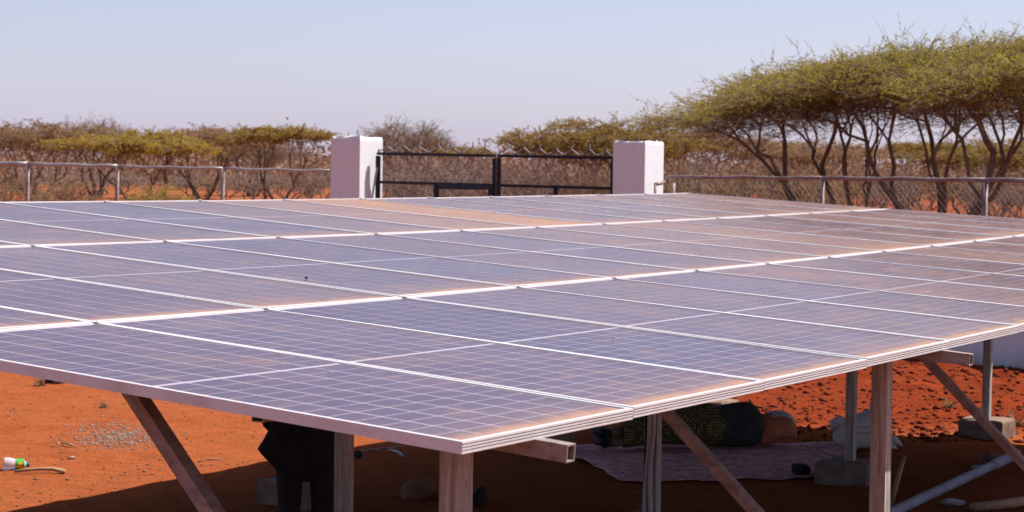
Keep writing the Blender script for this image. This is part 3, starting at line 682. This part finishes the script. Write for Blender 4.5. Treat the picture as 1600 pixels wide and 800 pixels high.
EXTRA = {(8, 2): .62, (7, 2): .30, (6, 2): .16, (8, 1): .22, (7, 1): .16, (9, 1): .26, (10, 1): .16, (12, 2): .12, (3, 0): .05, (4, 0): .12, (6, 0): .12, (9, 0): .14, (11, 1): .12, (13, 2): .12, (14, 2): .16, (13, 1): .14, (12, 1): .16, (10, 0): .14, (11, 0): .12}
for r in range(NROW):
    for c in range(NCOL):
        u0, u1, v0, v1 = c*WP, (c+1)*WP, r*LP, (r+1)*LP
        ctr = (S(u0, v0)+S(u1, v0)+S(u0, v1)+S(u1, v1))/4
        ex = S(u1, (v0+v1)/2)-S(u0, (v0+v1)/2); ex /= np.linalg.norm(ex); ey = S((u0+u1)/2, v1)-S((u0+u1)/2, v0); n = np.cross(ex, ey); n /= np.linalg.norm(n); ey = np.cross(n, ex)
        jit = rg.normal()*.0012
        desc = 'heavily dusted brown' if (c, r) == (8, 2) else ('dusty brownish' if EXTRA.get((c, r), 0) >= .16 else 'dusty blue')
        th = thing('solar_panel', '%s solar panel, %s in the %s counting from the near corner side' % (desc, ORD[c], ROWN[r]), 'solar panel', ctr, 'solar panels of the array')
        M_ = Matrix.Identity(4)
        for i in range(3):
            M_[i][0] = ex[i]; M_[i][1] = ey[i]; M_[i][2] = n[i]; M_[i][3] = ctr[i]+n[i]*jit
        th.matrix_world = M_
        amt = .60+.6*rg.uniform()+.10*c; ext = EXTRA.get((c, r), .03*rg.uniform())*.9+.006*c
        colr = (amt, ext, 0, 1)
        kids = [obj('frame', ME_FRAME, th), obj('backsheet', ME_BACK, th)]
        if r == 0 and c < 5:
            for p in CELLPOS:
                o = bpy.data.objects.new('solar_cell', ME_CELL); COL.objects.link(o); o.parent = th; o.location = p; kids.append(o)
        else:
            o = obj('solar_cell', ME_CELLS, th); o['kind'] = 'stuff'; kids.append(o)
        kids.append(obj('junction_box', ME_BOX, th))
        for sx_ in ((-1, 1) if c == 0 else (1,)):
            k_ = obj('clamp', ME_CLAMP, th); k_.location = (sx_*(a_-.004), b_-.02, .002); kids.append(k_)
        for o in kids: o.color = colr
# ---- steel table that carries the panels
FU = [.45, 4.2, 7.95, 11.7, 15.45]; PV = [.3, 3.3, 6.3]
sup = thing('panel_support_frame', 'stained box-steel frame of posts, braces and rafters carrying the solar panels', 'support frame', ORI)
off = np.array(ORI)
def under(u, v, dz): p = S(u, v); return np.array([p[0], p[1], p[2]-FH-dz])-off
UPV = tuple(EV)
for i, u in enumerate(FU):
    ctr_v = np.linspace(-.12 if i else -.10, NROW*LP-.1, 6)
    mb = MB(); pts = [under(u, v, .030) for v in ctr_v]
    mb.bar(pts[0], pts[-1], .052, .054, (0, 0, 1), .005); mb.build('rafter', M_STEEL, sup)
    for v in PV:
        top = under(u, v, .058); foot = top.copy(); foot[2] = -.05
        mb = MB(); mb.bar(foot, top, .075, .075, UPV); mb.build('post', M_POST, sup)
    for (vf, vt) in (((.34, 1.60), (3.26, 2.42)) if i == 0 else ((.34, 1.88),)):
        p0 = under(u, vf, 0); p0[2] = .39 if vf < 1 else .45; p1 = under(u, vt, .06)
        mb = MB(); mb.bar(p0, p1, .048, .06, tuple(EU)); mb.build('brace', M_STEEL, sup)
for r in range(NROW):
    for v in (.85, 1.70):
        v += r*LP
        ends = [.17, 5.5, 10.8, 16.15]
        for k in range(3):
            mb = MB(); mb.bar(under(ends[k]+.001, v, .026), under(ends[k+1]-.001, v, .026), .046, .046, (0, 0, 1), .004); mb.build('purlin', M_STEEL, sup)
# ---- concrete footings
M_CONC2 = plain('earth_stained_concrete', (.24, .17, .13), (.16, .10, .075), 7, .95, 0, .5)
for i, u in enumerate(FU):
    for j, v in enumerate(PV):
        p = ORI+EU*u+EV*v; z0 = ground_at(p[0], p[1]); s = .46; mb = MB(); rg2 = np.random.default_rng(i*7+j)
        n = 5; per = [(-.5+k/n, -.5) for k in range(n)]+[(.5, -.5+k/n) for k in range(n)]+[(.5-k/n, .5) for k in range(n)]+[(-.5, .5-k/n) for k in range(n)]
        rings = []
        for z, ins in ((-.15, 0), (.08, .004), (.165, .006), (.18, .02)):
            rings.append([EU*(x*(s-2*ins)+rg2.normal()*.004)+EV*(y*(s-2*ins)+rg2.normal()*.004)+np.array([0, 0, z+rg2.normal()*.005]) for x, y in per])
        mb.loft(rings); o = mb.build('concrete_footing', M_CONC2); o.location = Vector((p[0], p[1], z0))
        tag(o, 'concrete footing block under the %s post of the %s steel frame' % (['front', 'middle', 'back'][j], ['nearest', 'second', 'third', 'fourth', 'farthest'][i]), 'footing', 'concrete footings of the panel posts')
# ---- cable conduits on the middle post of the third frame
M_CABLE = plain('grey_conduit', (.36, .30, .29), (.46, .38, .37), 6, .6); M_CABLE_D = plain('black_cable', (.02, .02, .022), (.04, .035, .035), 9, .6)
pc = ORI+EU*FU[2]+EV*PV[1]; zt = SZ(FU[2], PV[1])-FH-.05
for k, (du, dv, rr, mt, nm) in enumerate(((-.055, -.018, .016, M_CABLE, 'pale'), (-.056, .018, .014, M_CABLE, 'thin pale'), (-.03, .052, .013, M_CABLE_D, 'black'))):
    pts = []
    for i in range(15):
        s = i/14; bow = .03*math.sin(s*math.pi*2.2+k)*(1 if k < 2 else .3)-.02*math.exp(-((s-.35)/.12)**2)
        q = pc+EU*(du-abs(bow)*.6)+EV*(dv+bow*.5); pts.append(np.array([q[0], q[1], .12+s*(zt-.12)]))
    mb = MB(); mb.tube(pts, rr, 8); tag(mb.build('cable_conduit', mt, None, True), '%s cable running up the post in front of the sleeping person' % nm, 'cable')

# ------------------------------------------------------------------ things under the panels and on the soil
def ering(c, ex, ey, rx, ry, n=20, nz=None, flat=None):
    out = []
    for k in range(n):
        a = 2*math.pi*k/n; f = 1+(nz(k, n) if nz else 0); p = np.array(c)+np.array(ex)*rx*math.cos(a)*f+np.array(ey)*ry*math.sin(a)*f
        if flat is not None and p[2] < flat: p[2] = flat
        out.append(p)
    return out
def fold(seed, amp, i): 
    return lambda k, n: amp*(math.sin(k/n*6.283*3+seed+i*.5)+.6*math.sin(k/n*6.283*7+seed*2-i*.9))
M_SKIN = plain('brown_skin', (.13, .065, .040), (.17, .09, .055), 9, .55)
t = NT('patterned_wrap_cloth'); co = t.objco(); v_ = t.new('ShaderNodeTexVoronoi'); t.l.new(co, v_.inputs['Vector']); v_.inputs['Scale'].default_value = 38; v_.inputs['Randomness'].default_value = .25
M_WRAP = t.set(t.mix(t.ramp(v_.outputs['Distance'], .28, .40), (.30, .23, .055), (.06, .05, .035)), .95, 0, 0)
M_SHIRT = plain('charcoal_cloth', (.030, .031, .034), (.048, .046, .046), 10, .95); M_SCARF = plain('orange_brown_cloth', (.50, .17, .085), (.38, .12, .065), 7, .95); M_PALE = plain('pale_grey_cloth', (.52, .46, .44), (.36, .32, .31), 14, .95)
M_BLACKCLOTH = plain('black_cloth', (.018, .016, .018), (.03, .026, .026), 9, .95); M_RUBBER = plain('black_rubber', (.015, .015, .016), (.03, .028, .028), 9, .7)
# -- mat
t = NT('faded_woven_mat'); co = t.pos(); b1 = t.noise(t.scale(co, (1, 2.2, 1)), 5.5, 7, .75, 1.5)
M_MAT = t.set(t.mix(t.ramp(b1, .38, .62), (.78, .44, .41), (.42, .15, .13)), .95, 0, 0)
cs = [np.array(c) for c in ((.95, 17.3), (2.95, 17.95), (3.35, 20.3), (.35, 19.75))]
nu, nv = 40, 30; V = []
for j in range(nv+1):
    for i in range(nu+1):
        s, q = i/nu, j/nv; p = (cs[0]*(1-s)+cs[1]*s)*(1-q)+(cs[3]*(1-s)+cs[2]*s)*q
        p = p+np.array([.10*float(vnoise(q*4, 1.)), .14*float(vnoise(s*4, 2.))])
        V.append((p[0], p[1], ground_at(p[0], p[1])+.014+.06*max(0, float(vnoise(p[0]*1.6, p[1]*3.2, 8)))+.03*abs(float(vnoise(p[0]*3.4+p[1]*2, p[1]*1.2, 11)))+.012*float(vnoise(p[0]*7, p[1]*5, 9))))
F = [(j*(nu+1)+i, j*(nu+1)+i+1, (j+1)*(nu+1)+i+1, (j+1)*(nu+1)+i) for j in range(nv) for i in range(nu)]
mo = obj('floor_mat', mesh_np('floor_mat', V, F, M_MAT, True)); so = mo.modifiers.new('thick', 'SOLIDIFY'); so.thickness = .006
tag(mo, 'faded pink woven mat spread on the soil under the sleeping person', 'mat')
# -- person asleep on the side, back to the camera
p0 = gp(944, 705); p1 = gp(1238, 699); ex = (p1-p0); LEN = np.linalg.norm(ex); ex = ex/LEN; ey = np.array([-ex[1], ex[0], 0]); KS = LEN/1.80
zb = ground_at((p0[0]+p1[0])/2, (p0[1]+p1[1])/2)+.03
slp = thing('person', 'person asleep on a mat under the panels, patterned wrap, charcoal top and orange scarf', 'person', (p0[0], p0[1], zb)); slp.rotation_euler[2] = math.atan2(ex[1], ex[0]); slp.scale = (KS, KS, KS)
mb = MB(); YZ = ((0, 1, 0), (0, 0, 1))
def limb_(mb, pts, rad, k=12): mb.tube([np.array(p, float) for p in pts], rad, k)
limb_(mb, [(.06, .0, .06), (.10, .0, .06), (.30, .08, .07), (.52, .16, .075), (.72, .08, .09), (.95, -.01, .12)], [.04, .042, .055, .06, .075, .09])
limb_(mb, [(.08, .02, .15), (.12, .03, .15), (.32, .12, .17), (.54, .22, .19), (.74, .11, .22), (.95, -.01, .235)], [.04, .042, .055, .06, .075, .09])
limb_(mb, [(.08, -.02, .055), (.05, .08, .05), (.03, .20, .045)], [.045, .04, .025]); limb_(mb, [(.10, .0, .15), (.06, .10, .145), (.03, .22, .13)], [.045, .04, .025])
mb.loft([ering((x, y, z), *YZ, ry, rz) for x, y, z, ry, rz in ((.86, 0, .18, .05, .08), (.92, 0, .18, .12, .16), (1.02, 0, .17, .12, .15), (1.18, 0, .165, .105, .14), (1.34, 0, .175, .115, .17), (1.44, 0, .17, .10, .16), (1.50, .01, .16, .06, .09), (1.56, .02, .15, .05, .05), (1.60, .03, .14, .05, .05))])
mb.loft([ering((x, y, z), *YZ, ry, rz) for x, y, z, ry, rz in ((1.575, .05, .13, .03, .03), (1.60, .05, .13, .075, .065), (1.66, .045, .13, .10, .076), (1.72, .035, .13, .10, .078), (1.77, .03, .13, .075, .06), (1.80, .03, .13, .03, .025))])
limb_(mb, [(1.655, .13, .13), (1.665, .165, .13), (1.685, .14, .13)], [.012, .018, .010], 8)                                     # nose
limb_(mb, [(1.42, .03, .29), (1.28, .14, .26), (1.20, .22, .20), (1.36, .30, .12), (1.48, .30, .08)], [.055, .048, .042, .035, .028])
limb_(mb, [(1.42, .06, .06), (1.34, .20, .05), (1.46, .30, .05), (1.58, .26, .05)], [.05, .045, .036, .028])
for hx, hy, hz in ((1.50, .30, .075), (1.60, .255, .05)):
    mb.box((hx+.035, hy, hz), (.085, .03, .075))
    for k in range(4): limb_(mb, [(hx+.07, hy, hz-.028+k*.019), (hx+.115-.008*abs(k-1.5), hy-.006, hz-.03+k*.020), (hx+.145-.012*abs(k-1.5), hy-.025, hz-.03+k*.020)], [.0095, .009, .007], 6)
    limb_(mb, [(hx+.02, hy, hz+.03), (hx+.05, hy-.01, hz+.062), (hx+.08, hy-.02, hz+.070)], [.012, .010, .008], 6)
bo = mb.build('body', M_SKIN, slp, True); rm = bo.modifiers.new('remesh', 'REMESH'); rm.mode = 'VOXEL'; rm.voxel_size = .0085; rm.use_smooth_shade = True
def cloth(name, rings, mat, parent, seed, amp=.035):
    mb = MB(); mb.loft([ering((x, y, z), *YZ, ry, rz, 36, fold(seed, amp, i), .004) for i, (x, y, z, ry, rz) in enumerate(rings)])
    o = mb.build(name, mat, parent, True); ss = o.modifiers.new('sub', 'SUBSURF'); ss.levels = 1; ss.render_levels = 2; return o
cloth('wrap', [(.17, .04, .11, .06, .09), (.18, .045, .115, .085, .115), (.28, .085, .125, .11, .125), (.42, .14, .14, .13, .135), (.56, .17, .155, .14, .15), (.70, .11, .17, .15, .165), (.84, .04, .185, .16, .185), (.96, .0, .195, .165, .205), (1.06, .0, .185, .15, .185), (1.14, .0, .175, .135, .165), (1.15, .0, .175, .12, .15)], M_WRAP, slp, 1, .05)
cloth('shirt', [(1.07, .0, .18, .13, .165), (1.08, .0, .185, .155, .19), (1.18, .0, .185, .15, .195), (1.28, .01, .19, .155, .21), (1.38, .02, .19, .16, .215), (1.45, .03, .18, .14, .19), (1.50, .04, .165, .10, .14), (1.515, .04, .16, .07, .10)], M_SHIRT, slp, 2, .05)
cloth('scarf', [(1.46, .05, .10, .10, .09), (1.49, .06, .13, .14, .13), (1.56, .06, .14, .15, .14), (1.64, .06, .145, .145, .135), (1.72, .055, .145, .135, .13), (1.79, .05, .14, .11, .12), (1.835, .04, .12, .07, .08), (1.85, .04, .11, .03, .04)], M_SCARF, slp, 3, .09)
cloth('pale_cloth', [(1.58, .09, .25, .03, .02), (1.60, .09, .262, .07, .035), (1.68, .10, .275, .09, .035), (1.76, .10, .265, .09, .04), (1.82, .10, .225, .07, .05), (1.86, .11, .17, .05, .05), (1.87, .11, .15, .02, .02)], M_PALE, slp, 4, .12)
for zz, yy in ((.055, .10), (.145, .12)):
    mb = MB(); mb.loft([ering((x, y, zz), (1, 0, 0), (0, 0, 1), rx, rz, 16) for x, y, rx, rz in ((.02, yy-.15, .035, .035), (.0, yy-.12, .045, .045), (.01, yy-.02, .042, .042), (-.005, yy+.09, .045, .048), (-.005, yy+.15, .03, .04))]); mb.build('shoe', M_RUBBER, slp, True)
# -- person standing below the panels: only the legs and shirt tail show
d_s = 13.0; ps = at(483, 285, d_s); zs = ground_at(ps[0], d_s)
std = thing('person', 'standing person in loose dark clothes under the panels, only seen below the waist', 'person', (ps[0], d_s, zs+.005)); std.rotation_euler[2] = math.radians(8)
XY = ((1, 0, 0), (0, 1, 0)); mb = MB()
for s in (-1, 1):
    limb_(mb, [(s*.10, 0, .03), (s*.10, 0, .10), (s*.10, -.01, .30), (s*.10, .0, .48), (s*.10, .0, .70), (s*.085, 0, .88)], [.038, .042, .058, .06, .08, .09])
    limb_(mb, [(s*.10, .05, .04), (s*.105, -.06, .04), (s*.115, -.17, .03)], [.04, .042, .03])
    limb_(mb, [(s*.17, 0, 1.36), (s*.21, .01, 1.25), (s*.24, .03, 1.08), (s*.215, .10, .97), (s*.16, .18, .90)], [.055, .05, .042, .036, .027])
    hx, hy, hz = s*.13, .20, .87
    mb.box((hx, hy, hz-.01), (.032, .075, .085))
    for k in range(4): limb_(mb, [(hx, hy-.028+k*.019, hz-.045), (hx-s*.006, hy-.03+k*.020, hz-.088+.008*abs(k-1.5)), (hx-s*.022, hy-.03+k*.020, hz-.118+.012*abs(k-1.5))], [.0095, .009, .0075], 6)
    limb_(mb, [(hx, hy-.03, hz+.01), (hx-s*.01, hy-.062, hz-.02), (hx-s*.015, hy-.068, hz-.052)], [.012, .010, .008], 6)
mb.loft([ering((0, y, z), *XY, rx, ry) for z, y, rx, ry in ((.80, 0, .10, .08), (.86, 0, .16, .11), (.98, 0, .15, .105), (1.10, 0, .14, .10), (1.26, 0, .165, .115), (1.36, 0, .175, .10), (1.41, 0, .11, .075), (1.44, 0, .055, .055), (1.50, -.01, .05, .055))])
mb.loft([ering((0, y, z), *XY, rx, ry) for z, y, rx, ry in ((1.465, -.04, .03, .035), (1.49, -.03, .06, .075), (1.55, -.02, .073, .095), (1.62, -.015, .077, .098), (1.67, -.01, .062, .08), (1.695, -.01, .025, .03))])
limb_(mb, [(0, -.10, 1.60), (0, -.128, 1.565), (0, -.10, 1.55)], [.009, .017, .010], 8)
for s in (-1, 1):
    limb_(mb, [(s*.074, 0, 1.60), (s*.085, .01, 1.58), (s*.074, .0, 1.55)], [.012, .016, .010], 6)
bo = mb.build('body', M_SKIN, std, True); rm = bo.modifiers.new('remesh', 'REMESH'); rm.mode = 'VOXEL'; rm.voxel_size = .0085; rm.use_smooth_shade = True
def vcloth(name, rings, mat, parent, seed, amp=.04, close=True):
    mb = MB(); mb.loft([ering((x, y, z), *XY, rx, ry, 32, fold(seed, amp, i)) for i, (x, y, z, rx, ry) in enumerate(rings)], close); o = mb.build(name, mat, parent, True); ss = o.modifiers.new('sub', 'SUBSURF'); ss.levels = 1; ss.render_levels = 2; return o
for s in (-1, 1): vcloth('trouser_leg', [(s*.10, 0, .10, .055, .07), (s*.10, 0, .30, .062, .075), (s*.10, 0, .50, .070, .085), (s*.098, 0, .64, .085, .10), (s*.09, 0, .88, .10, .115)], M_BLACKCLOTH, std, 5+s, .05)
vcloth('shirt', [(0, 0, .62, .11, .10), (-.01, 0, .63, .135, .12), (-.03, 0, .73, .195, .15), (-.05, 0, .80, .245, .165), (-.05, 0, .82, .25, .165), (-.04, 0, .84, .235, .165), (-.01, 0, .95, .20, .15), (0, 0, 1.12, .175, .135), (0, 0, 1.28, .195, .145), (0, 0, 1.38, .20, .125), (0, 0, 1.425, .12, .09), (0, 0, 1.435, .075, .07)], M_BLACKCLOTH, std, 8, .05)
for s in (-1, 1):
    mb = MB(); mb.tube([(s*.17, 0, 1.37), (s*.215, .01, 1.25), (s*.245, .03, 1.08), (s*.22, .10, .97), (s*.18, .16, .92)], [.07, .068, .06, .052, .046], 14); mb.build('sleeve', M_BLACKCLOTH, std, True)
    mb = MB(); mb.loft([ering((s*.11, y, z), (1, 0, 0), (0, 0, 1), rx, rz, 16, None, .0) for y, z, rx, rz in ((.085, .04, .03, .04), (.06, .045, .047, .055), (-.05, .045, .052, .052), (-.15, .035, .052, .04), (-.20, .03, .03, .028))]); mb.build('shoe', M_RUBBER, std, True)
mb = MB(); mb.loft([ering((0, y, z), *XY, rx, ry, 20) for z, y, rx, ry in ((1.58, .02, .076, .088), (1.63, .005, .084, .102), (1.68, 0, .07, .088), (1.71, 0, .03, .035))]); mb.build('hair', M_BLACKCLOTH, std, True)
# -- white sack
t = NT('white_woven_sack'); co = t.objco(); sx = t.new('ShaderNodeSeparateXYZ'); t.l.new(co, sx.inputs[0])
band = t.math('ADD', t.ramp(t.math('ABSOLUTE', t.math('SUBTRACT', sx.outputs['Z'], .215)), .010, .014, 1, 0), t.ramp(t.math('ABSOLUTE', t.math('SUBTRACT', sx.outputs['Z'], .165)), .009, .013, 1, 0))
cx_ = t.ramp(t.math('ABSOLUTE', sx.outputs['X']), .10, .12, 1, 0); ltr = t.ramp(t.noise(t.scale(co, (1, .01, .25)), 90, 2), .45, .52)
mk = t.math('MULTIPLY', t.math('MULTIPLY', band, cx_), t.math('MULTIPLY', ltr, .6))
c = t.mix(t.ramp(t.noise(co, 6, 5), .35, .7, 0, .5), (.58, .53, .51), (.42, .32, .28)); M_SACK = t.set(t.mix(mk, c, (.12, .08, .08)), .9, 0, .05)
sp = onground(1348, 699); sk = thing('sack', 'white woven sack with tied corners and faint print standing behind the posts', 'sack', sp)
mb = MB(); mb.loft([ering((x, 0, z), *XY, rx, ry, 28, fold(3, .035, i)) for i, (z, x, rx, ry) in enumerate(((0, 0, .10, .06), (.005, 0, .22, .13), (.07, 0, .285, .17), (.16, 0, .28, .18), (.25, .01, .23, .16), (.31, .05, .16, .11), (.345, .08, .09, .06), (.37, .09, .05, .04)))])
o = mb.build('bag', M_SACK, sk, True); s_ = o.modifiers.new('sub', 'SUBSURF'); s_.levels = 1; s_.render_levels = 2
mb = MB(); mb.loft([ering((x+.06, 0, z-.02), *XY, rx, ry, 20, fold(5, .16, i)) for i, (z, x, rx, ry) in enumerate(((.34, .03, .06, .05), (.40, .05, .045, .04), (.45, .055, .055, .04), (.49, .07, .025, .02)))]); mb.build('tied_neck', M_SACK, sk, True)
for pts, rad in (([(-.16, 0, .20), (-.24, 0, .27), (-.29, -.02, .24), (-.30, -.02, .17)], [.07, .05, .038, .012]), ([(.22, 0, .10), (.30, -.02, .08), (.37, -.03, .03)], [.06, .04, .008]), ([(.20, -.05, .06), (.27, -.06, .02), (.32, -.07, -.005)], [.06, .035, .008])):
    mb = MB(); mb.tube(pts, rad, 10); mb.build('tied_corner', M_SACK, sk, True)
# -- rocks
def rock(name, loc, size, seed, mat, label, cat='rock', group=None):
    import bmesh
    bm = bmesh.new(); bmesh.ops.create_icosphere(bm, subdivisions=3, radius=1); rg3 = np.random.default_rng(seed); dirs = rg3.normal(size=(9, 3)); dirs /= np.linalg.norm(dirs, axis=1, keepdims=True); cut = rg3.uniform(.55, .9, 9)
    for v in bm.verts:
        c = np.array(v.co)
        for d_, k_ in zip(dirs, cut):
            s = c@d_
            if s > k_: c = c-d_*(s-k_)*.85
        c = c*(1+.05*rg3.normal()*.5); v.co = Vector(c*np.array(size))
    me = bpy.data.meshes.new(name); bm.to_mesh(me); bm.free(); me.materials.append(mat); o = obj(name, me); o.location = Vector([float(x) for x in loc]); o.rotation_euler[2] = rg3.uniform(0, 6); return tag(o, label, cat, group)
M_ROCK = plain('red_brown_stone', (.25, .115, .065), (.16, .07, .04), 9, .95, 0, .6, .2, .02)
rock('rock', onground(652, 780, .06), (.17, .13, .11), 1, M_ROCK, 'brown stone in the shade beside the nearest post')
rock('rock', onground(1550, 728, .05), (.13, .11, .09), 2, M_ROCK, 'stone in the shade beside the plastic pipe end')
rock('rock', onground(1250, 742, .045), (.10, .08, .07), 3, M_RUBBER, 'black lump beside the footing at the edge of the mat', 'lump')
rock('rock', onground(559, 716, .03), (.04, .04, .05), 4, M_RUBBER, 'small dark stone at the edge of the shade beside a post', 'rock')
rock('rock', onground(748, 792, .06), (.09, .07, .09), 6, M_RUBBER, 'black lump low behind the nearest post', 'lump')
# -- plastic pipe
M_PVC = plain('grey_plastic_pipe', (.32, .31, .38), (.22, .18, .20), 2.2, .6)
q0, q1 = onground(1380, 817, .04), onground(1588, 718, .05); pp = thing('plastic_pipe', 'grey plastic drain pipe lying on the shaded soil', 'pipe', q0)
mb = MB(); d_ = q1-q0; mb.tube([d_*0, d_*.5, d_], .040, 16, False); mb.tube([d_*.999, d_*.0001+d_*.0], .036, 16, False); mb.build('tube', M_PVC, pp, True)
mb = MB(); mb.tube([d_*.78, d_*1.0], .046, 16, False); mb.build('socket', M_PVC, pp, True)
# -- bottle and stick
bp = onground(4, 733, .055); e = onground(47, 732, .04)-bp; L = np.linalg.norm(e); e /= L; sdv = np.array([-e[1], e[0], 0]); upv = np.cross(e, sdv); btl = thing('plastic_bottle', 'clear plastic bottle with green and yellow label lying on the sunlit soil', 'bottle', bp)
t = NT('clear_plastic'); t.set((.85, .85, .88), .12); t.p.inputs['Transmission Weight'].default_value = .55; t.p.inputs['IOR'].default_value = 1.3; M_CLEAR = t.m
def brings(spec): return [ering(e*s*L, sdv, upv, r, r, 18) for s, r in spec]
mb = MB(); mb.loft(brings(((0, .03), (.02, .05), (.10, .057), (.20, .054), (.25, .057), (.36, .05), (.45, .046), (.75, .046), (.84, .025), (.88, .016)))); mb.build('body', M_CLEAR, btl, True)
t = NT('printed_label'); co = t.objco(); n_ = t.noise(co, 16, 2); M_LABEL = t.set(t.mix(t.ramp(n_, .45, .5), (.75, .38, .02), (.05, .32, .04)), .4)
mb = MB(); mb.loft(brings(((.46, .0475), (.78, .0475))), False); mb.build('label', M_LABEL, btl, True)
M_CAP = plain('green_cap', (.01, .16, .09), (.015, .2, .11), 9, .4); mb = MB(); mb.loft(brings(((.86, .021), (.98, .021)))); mb.build('cap', M_CAP, btl, True)
M_STICK = plain('weathered_stick', (.42, .27, .17), (.28, .15, .09), 8, .9)
def stick(pts, rad, label, mat=M_STICK, nm='stick', cat='stick'):
    P = [onground(x, y, dz) for x, y, dz in pts]; mb = MB(); mb.tube([p-P[0] for p in P], rad, 8); o = mb.build(nm, mat, None, True); o.location = Vector([float(x) for x in P[0]]); return tag(o, label, cat)
stick([(22, 739, .02), (60, 738, .035), (82, 738, .035), (101, 739, .02)], [.013, .014, .016, .022], 'flat piece of wood lying in front of the plastic bottle')
stick([(556, 709, .02), (590, 706, .03), (628, 700, .02)], [.010, .012, .008], 'thin pale stick along the shade edge behind the post')
stick([(604, 703, .02), (622, 711, .03), (630, 716, .02)], [.008, .010, .012], 'short twig lying just inside the shade', M_PIPE_RAIL)
stick([(1392, 796, .03), (1402, 778, .16), (1412, 766, .28)], [.018, .02, .016], 'short pale stick leaning up beside the big stained post')
stick([(96, 696, .02), (108, 700, .03), (120, 702, .01)], [.008, .009, .006], 'forked dry twig by the gravel patch')
stick([(106, 717, .008), (117, 717, .012)], [.016, .014], 'small pale chip of wood on the open soil')
stick([(1518, 800, .03), (1570, 796, .05), (1620, 790, .05)], [.035, .04, .04], 'rough pole lying at the bottom edge in the shade')
stick([(322, 719, .01), (336, 718, .014), (347, 719, .01)], [.007, .007, .005], 'thin twig on the sunlit soil behind the slanting brace')
rock('scrap', onground(1488, 789, .03), (.11, .05, .035), 8, M_PALE, 'crumpled pale wrapper on the shaded soil below the pipe', 'litter')
rock('scrap', onground(1530, 733, .03), (.07, .035, .02), 9, M_PALE, 'small pale block lying beside the plastic pipe', 'litter')
# -- fly-sized dirt on the panels
for uu, vv, s in ((3.42, 3.0, .010), (2.75, .95, .006)):
    rock('pebble', S(uu, vv)+np.array([0, 0, .006]), (s, s*.7, s*.7), int(uu*10), M_RUBBER if vv > 2 else M_PALE, 'tiny dark lump lying on a panel of the middle row' if vv > 2 else 'tiny pale lump lying on a panel of the lowest row', 'pebble')
# -- loose earth and litter that nobody could count
def chips(name, region, n, s0, s1, mat, label, seed, squash=.6, dense=None):
    rg4 = np.random.default_rng(seed); Vv, Ff = [], []; base = np.array([[1,0,0],[-1,0,0],[0,1,0],[0,-1,0],[0,0,1],[0,0,-1]], float); fc = np.array([[0,2,4],[2,1,4],[1,3,4],[3,0,4],[2,0,5],[1,2,5],[3,1,5],[0,3,5]])
    k = 0
    while k < n:
        x = rg4.uniform(region[0], region[2]); y = rg4.uniform(region[1], region[3])
        if dense is not None:
            dx, dy = (x-dense[0])/dense[2], (y-dense[1])/dense[3]
            if rg4.uniform() > math.exp(-(dx*dx+dy*dy)): continue
        p = gp(x, y); s = s0*(s1/s0)**(rg4.uniform()**2.2); b = base*(1+.35*rg4.normal(size=(6, 1)))*s*np.array([1, rg4.uniform(.5, 1), squash]); an = rg4.uniform(0, 6.28)
        c_, s__ = math.cos(an), math.sin(an); b = b@np.array([[c_, s__, 0], [-s__, c_, 0], [0, 0, 1]])
        Vv.append(b+np.array([p[0], p[1], ground_at(p[0], p[1])+s*.2])); Ff.append(fc+6*k); k += 1
    o = obj(name, mesh_np(name, np.concatenate(Vv), np.concatenate(Ff), mat)); return tag(o, label, name.replace('_', ' '), kind='stuff')
M_CLOD = plain('dark_red_clod', (.168, .032, .013), (.112, .021, .010), 5, 1.); M_CHIP = plain('pale_chip', (.322, .252, .210), (.182, .119, .091), 30, .9); M_LITTER = plain('dry_litter', (.140, .063, .035), (.252, .154, .098), 20, .9)
chips('soil_clods', (1100, 584, 1640, 690), 2400, .010, .06, M_CLOD, 'dark red clods of dug earth in front of the white wall', 41)
chips('gravel_patch', (20, 655, 300, 715), 1600, .006, .020, M_CHIP, 'pale gravel and chippings scattered on the open soil', 42, .5, (180, 683, 55, 14))
chips('leaf_litter', (-20, 585, 480, 800), 2200, .005, .022, M_LITTER, 'dry leaf litter and twigs scattered over the red soil', 43, .35)
chips('leaf_litter', (560, 680, 1600, 830), 260, .008, .03, M_LITTER, 'bits of litter on the shaded soil below the panels', 44, .35)
# dry weed tufts
M_WEED = plain('dry_weed', (.22, .12, .06), (.34, .22, .12), 10, .9)
for k, (x, y, s, lab) in enumerate(((63, 603, .16, 'dry weed tuft on the open soil near the panel edge'), (162, 640, .09, 'small dry weed tuft above the gravel patch'), (1586, 668, .22, 'dry grass tuft beside the farthest middle footing'), (1482, 640, .13, 'pale dry weed on the dug earth below the wall'))):
    p = onground(x, y); rg5 = np.random.default_rng(90+k); n = 70; D = rg5.normal(size=(n, 3))*np.array([1, 1, .4])+np.array([0, 0, .7]); D /= np.linalg.norm(D, axis=1, keepdims=True); L_ = s*rg5.uniform(.4, 1, n)[:, None]
    o = obj('dry_weed', mesh_np('dry_weed', *segs(D*.01, D*L_, .004, .002), M_WEED)); o.location = Vector([float(c) for c in p]); tag(o, lab, 'weed')
